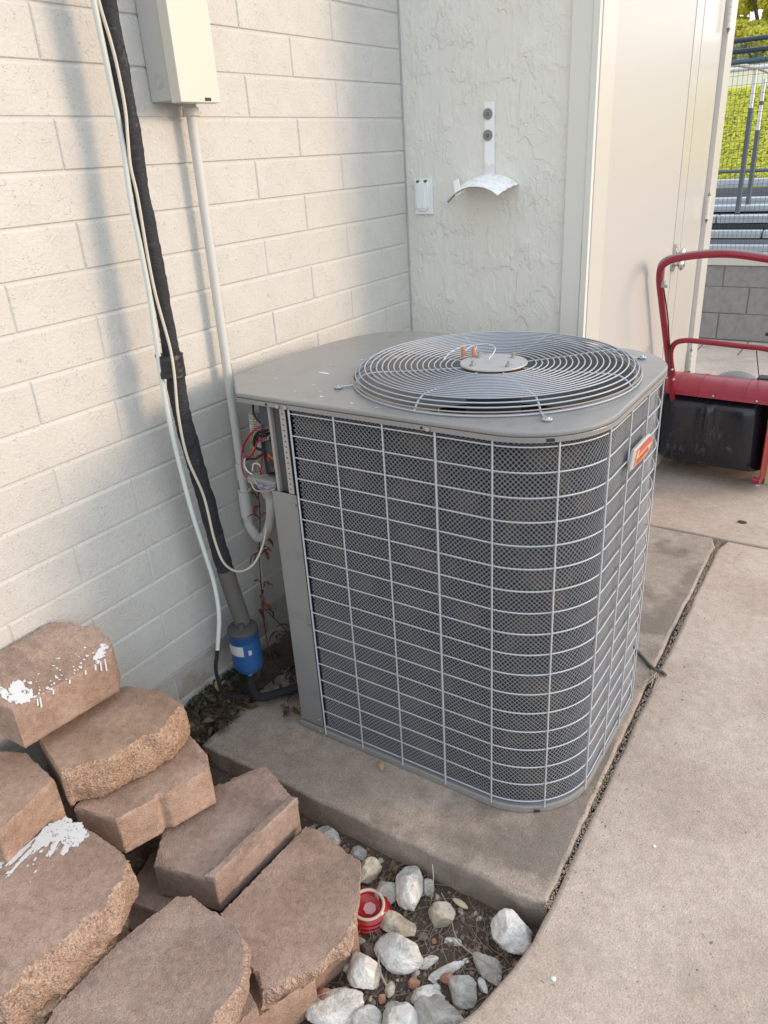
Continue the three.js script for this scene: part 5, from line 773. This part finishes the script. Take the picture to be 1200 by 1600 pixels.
{
  const b = thing('bleacher', 'silver metal bleacher with rows of plank seats behind the wire fence', 'bleacher');
  const al = M([0.50, 0.52, 0.55], 0.5, 0.3), dk = M([0.16, 0.165, 0.18], 0.6), vd = M([0.03, 0.032, 0.04], 0.8);
  // rows: z, top y, face height
  for (const [z, y, h, d] of [[-4.62, 0.742, 0.075, 0.16], [-4.85, 0.835, 0.06, 0.1], [-5.2, 0.925, 0.062, 0.18], [-5.5, 0.985, 0.05, 0.2], [-5.8, 1.03, 0.055, 0.18], [-6.3, 1.17, 0.07, 0.2]]) for (let i = 0; i < 3; i++) { const x = -2.9 + i * 2.4 + (y * 7 % 1) * 1.2; part(b, 'seat_plank', box(x, x + 2.385, y - h, y, z - d, z, 0.004), al); }
  for (const [z, y0, y1] of [[-4.74, 0.70, 0.775], [-5.0, 0.55, 0.87], [-5.36, 0.7, 0.93], [-5.66, 0.75, 0.97]]) part(b, 'riser_panel', box(-2.9, 4.4, y0, y1, z - 0.02, z), z === -4.74 ? dk : vd);
  for (let i = 0; i < 6; i++) part(b, 'back_panel', box(-2.6 + i * 1.1, -1.52 + i * 1.1, 0.75, 1.10, -6.22, -6.2), dk);
  part(b, 'top_rail', rod([-2.9, 1.235, -6.6], [4.4, 1.235, -6.6], 0.018, 8), M([0.12, 0.14, 0.17], 0.5, 0.3));
  for (const x of [-2.6, -0.9, 0.8, 2.5, 4.2]) part(b, 'frame_leg', mergeGeometries([box(x, x + 0.04, -0.12, 0.70, -4.76, -4.72), box(x, x + 0.04, -0.12, 1.09, -6.2, -6.16), box(x, x + 0.04, -0.12, 1.21, -6.62, -6.58)]), dk);
}
{
  const f = thing('wire_fence', 'welded wire mesh fence with dark top pipes above the low block wall', 'fence');
  const gs = [], z = -4.34; for (let x = -1.2; x < 3.2; x += 0.034) gs.push(at(new THREE.BoxGeometry(0.0022, 1.5, 0.0022), x, 1.462, z)); for (let y = 0.73; y < 2.2; y += 0.062) gs.push(at(new THREE.BoxGeometry(4.4, 0.0022, 0.0022), 1.0, y, z + 0.0022));
  part(f, 'wire_mesh', mergeGeometries(gs), M([0.075, 0.08, 0.085], 0.6, 0.3)).userData.kind = 'stuff';
  const dp = M([0.045, 0.06, 0.085], 0.4, 0.2);
  part(f, 'top_pipe', rod([-1.3, 2.20, -4.36], [3.3, 2.20, -4.36], 0.017, 12), dp);
  part(f, 'top_pipe', rod([-1.3, 2.132, -4.40], [3.3, 2.132, -4.40], 0.0165, 12), dp);
  part(f, 'top_pipe', rod([-1.3, 2.062, -4.37], [3.3, 2.062, -4.37], 0.0165, 12), M([0.08, 0.14, 0.19], 0.25, 0.4));
  for (const x of [-1.28, 1.0, 3.28]) part(f, 'fence_post', rod([x, 0.70, -4.38], [x, 2.22, -4.38], 0.02, 10), dp);
}
{
  const c = thing('pipe_frame', 'white pipe frame with dark wrapped posts standing among the bleacher seats', 'frame');
  const wp = M([0.70, 0.68, 0.66], 0.35, 0.3), dw = M([0.10, 0.115, 0.13], 0.6);
  const P1 = [0.205, -5.36], P2 = [0.235, -5.66];
  part(c, 'rail', rod([-1.4, 2.075, -5.36], [2.4, 2.075, -5.36], 0.0175, 10), wp);
  for (const [x, z, yt, ys, yb] of [[...P1, 2.075, 1.775, 0.935], [...P2, 2.0, 1.6, 0.985], [1.6, -5.36, 2.075, 1.7, 0.935]]) { part(c, 'post', rod([x, yb, z], [x, yt, z], 0.016, 12), wp); part(c, 'dark_sleeve', rod([x, yb, z], [x, ys, z], 0.021, 12), dw); }
  part(c, 'dark_band', rod([P2[0], 1.80, P2[1]], [P2[0], 1.83, P2[1]], 0.02, 12), dw);
  part(c, 'brace', rod([-0.05, 2.12, -4.45], [0.205, 2.075, -5.36], 0.016, 10), M([0.42, 0.39, 0.37], 0.5));
  part(c, 'brace', rod([0.205, 2.075, -5.36], [0.42, 1.98, -5.7], 0.012, 10), M([0.42, 0.39, 0.37], 0.5));
}
const leafM = (c) => { const m = new THREE.MeshPhysicalMaterial({ roughness: 1, transmission: 0.45, thickness: 0, side: THREE.DoubleSide }); m.color.setRGB(c[0], c[1], c[2]); return m; };
{
  const bankY = (x, z) => 0.93 + 1.33 * clamp((-12 - z) / 2.2) + 0.08 * (n3(x * 1.2, z * 1.2, 0, 5) - 0.5);
  const g = new THREE.PlaneGeometry(40, 13.2, 80, 132); g.rotateX(-H); g.translate(-2, 0, -13.9); const p = g.attributes.position; for (let i = 0; i < p.count; i++) { const x = p.getX(i), z = p.getZ(i); p.setY(i, z > -11.2 ? -0.13 : z > -12 ? lerp(-0.13, 0.93, (-11.2 - z) / 0.8) : bankY(x, z)); } g.computeVertexNormals();
  struct('grass_bank', g, M([0.40, 0.38, 0.05], 1));
  const bl = leafGeo(0.075, 0.04, 0.012); const gm = new THREE.InstancedMesh(bl, leafM([0.82, 0.77, 0.11]), 42000); gm.name = 'grass'; gm.userData.kind = 'stuff'; gm.castShadow = gm.receiveShadow = true; const o = new THREE.Object3D(), c = new THREE.Color(); srand(808);  // bank foliage brighter than real leaves, sunlight worked into the base colour
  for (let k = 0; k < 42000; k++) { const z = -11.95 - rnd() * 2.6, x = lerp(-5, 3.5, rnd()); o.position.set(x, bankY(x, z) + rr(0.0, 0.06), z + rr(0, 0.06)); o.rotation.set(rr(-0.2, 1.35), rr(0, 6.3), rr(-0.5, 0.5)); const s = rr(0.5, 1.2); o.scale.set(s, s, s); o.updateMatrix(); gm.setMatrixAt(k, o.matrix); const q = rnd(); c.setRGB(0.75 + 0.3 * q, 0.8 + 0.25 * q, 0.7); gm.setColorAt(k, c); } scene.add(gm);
  struct('terrace', box(-22, 18, -0.13, 2.2, -60, -14.15), M([0.45, 0.40, 0.3], 1));
  const w = thing('garden_wall', 'pale cream wall along the top of the sunny grass bank', 'wall'); part(w, 'wall_face', box(-14, 9, 2.40, 3.02, -20.9, -20.6, 0.02), M([0.86, 0.80, 0.68], 0.8)); part(w, 'coping', box(-14, 9, 3.02, 3.10, -20.95, -20.55, 0.02), M([0.70, 0.66, 0.58], 0.7));
  const t = (x, z, h, w0, seed, label, c1, dens) => {
    const tr = thing('tree', label, 'tree'); srand(seed);
    part(tr, 'trunk', mergeGeometries([rod([x, 2.4, z], [x + 0.1, h * 0.55, z], 0.12, 10), rod([x + 0.08, h * 0.45, z], [x - 0.5, h * 0.75, z + 0.3], 0.05, 8), rod([x + 0.1, h * 0.5, z], [x + 0.6, h * 0.8, z - 0.2], 0.05, 8)]), M([0.14, 0.11, 0.085], 0.9));
    const lf = [], cl = []; for (let k = 0; k < 110; k++) { const a = rr(0, 6.3), yy = rr(0.0, 1), R = w0 * (0.35 + 0.65 * Math.sin(Math.PI * clamp(0.15 + yy * 0.85))) * Math.sqrt(rnd()); cl.push([x + R * Math.cos(a), lerp(2.7, h, yy), z + R * Math.sin(a), rr(0.28, 0.55) * w0 * 0.55]); }
    const n = dens, im = new THREE.InstancedMesh(leafGeo(0.085, 0.05, 0.012), leafM(c1), n), c2 = new THREE.Color();
    for (let k = 0; k < n; k++) { const q = cl[Math.floor(rnd() * cl.length)]; const v = new THREE.Vector3(rr(-1, 1), rr(-1, 1), rr(-1, 1)); if (v.length() > 1) v.normalize(); o.position.set(q[0] + v.x * q[3], q[1] + v.y * q[3] * 0.75, q[2] + v.z * q[3]); o.rotation.set(rr(0, 6.3), rr(0, 6.3), rr(0, 6.3)); o.scale.setScalar(rr(0.7, 1.6)); o.updateMatrix(); im.setMatrixAt(k, o.matrix); const b = rr(0.75, 1.15); c2.setRGB(b, b, b * 0.9); im.setColorAt(k, c2); }
    im.name = 'crown'; im.userData.kind = 'stuff'; im.castShadow = im.receiveShadow = true; tr.add(im);
  };
  t(-2.55, -23, 6.4, 1.35, 61, 'tall yellow green tree above the garden wall at the right photo edge', [0.80, 0.75, 0.12], 60000);
  t(-3.3, -22, 3.65, 0.9, 62, 'lower grey green shrub tree half hidden behind the door frame', [0.40, 0.42, 0.20], 16000);
  t(-0.2, -23.4, 6.6, 1.6, 63, 'yellow green tree just right of the tallest tree, cut by the photo edge', [0.60, 0.58, 0.10], 26000);
}
renderer.render(scene, camera);
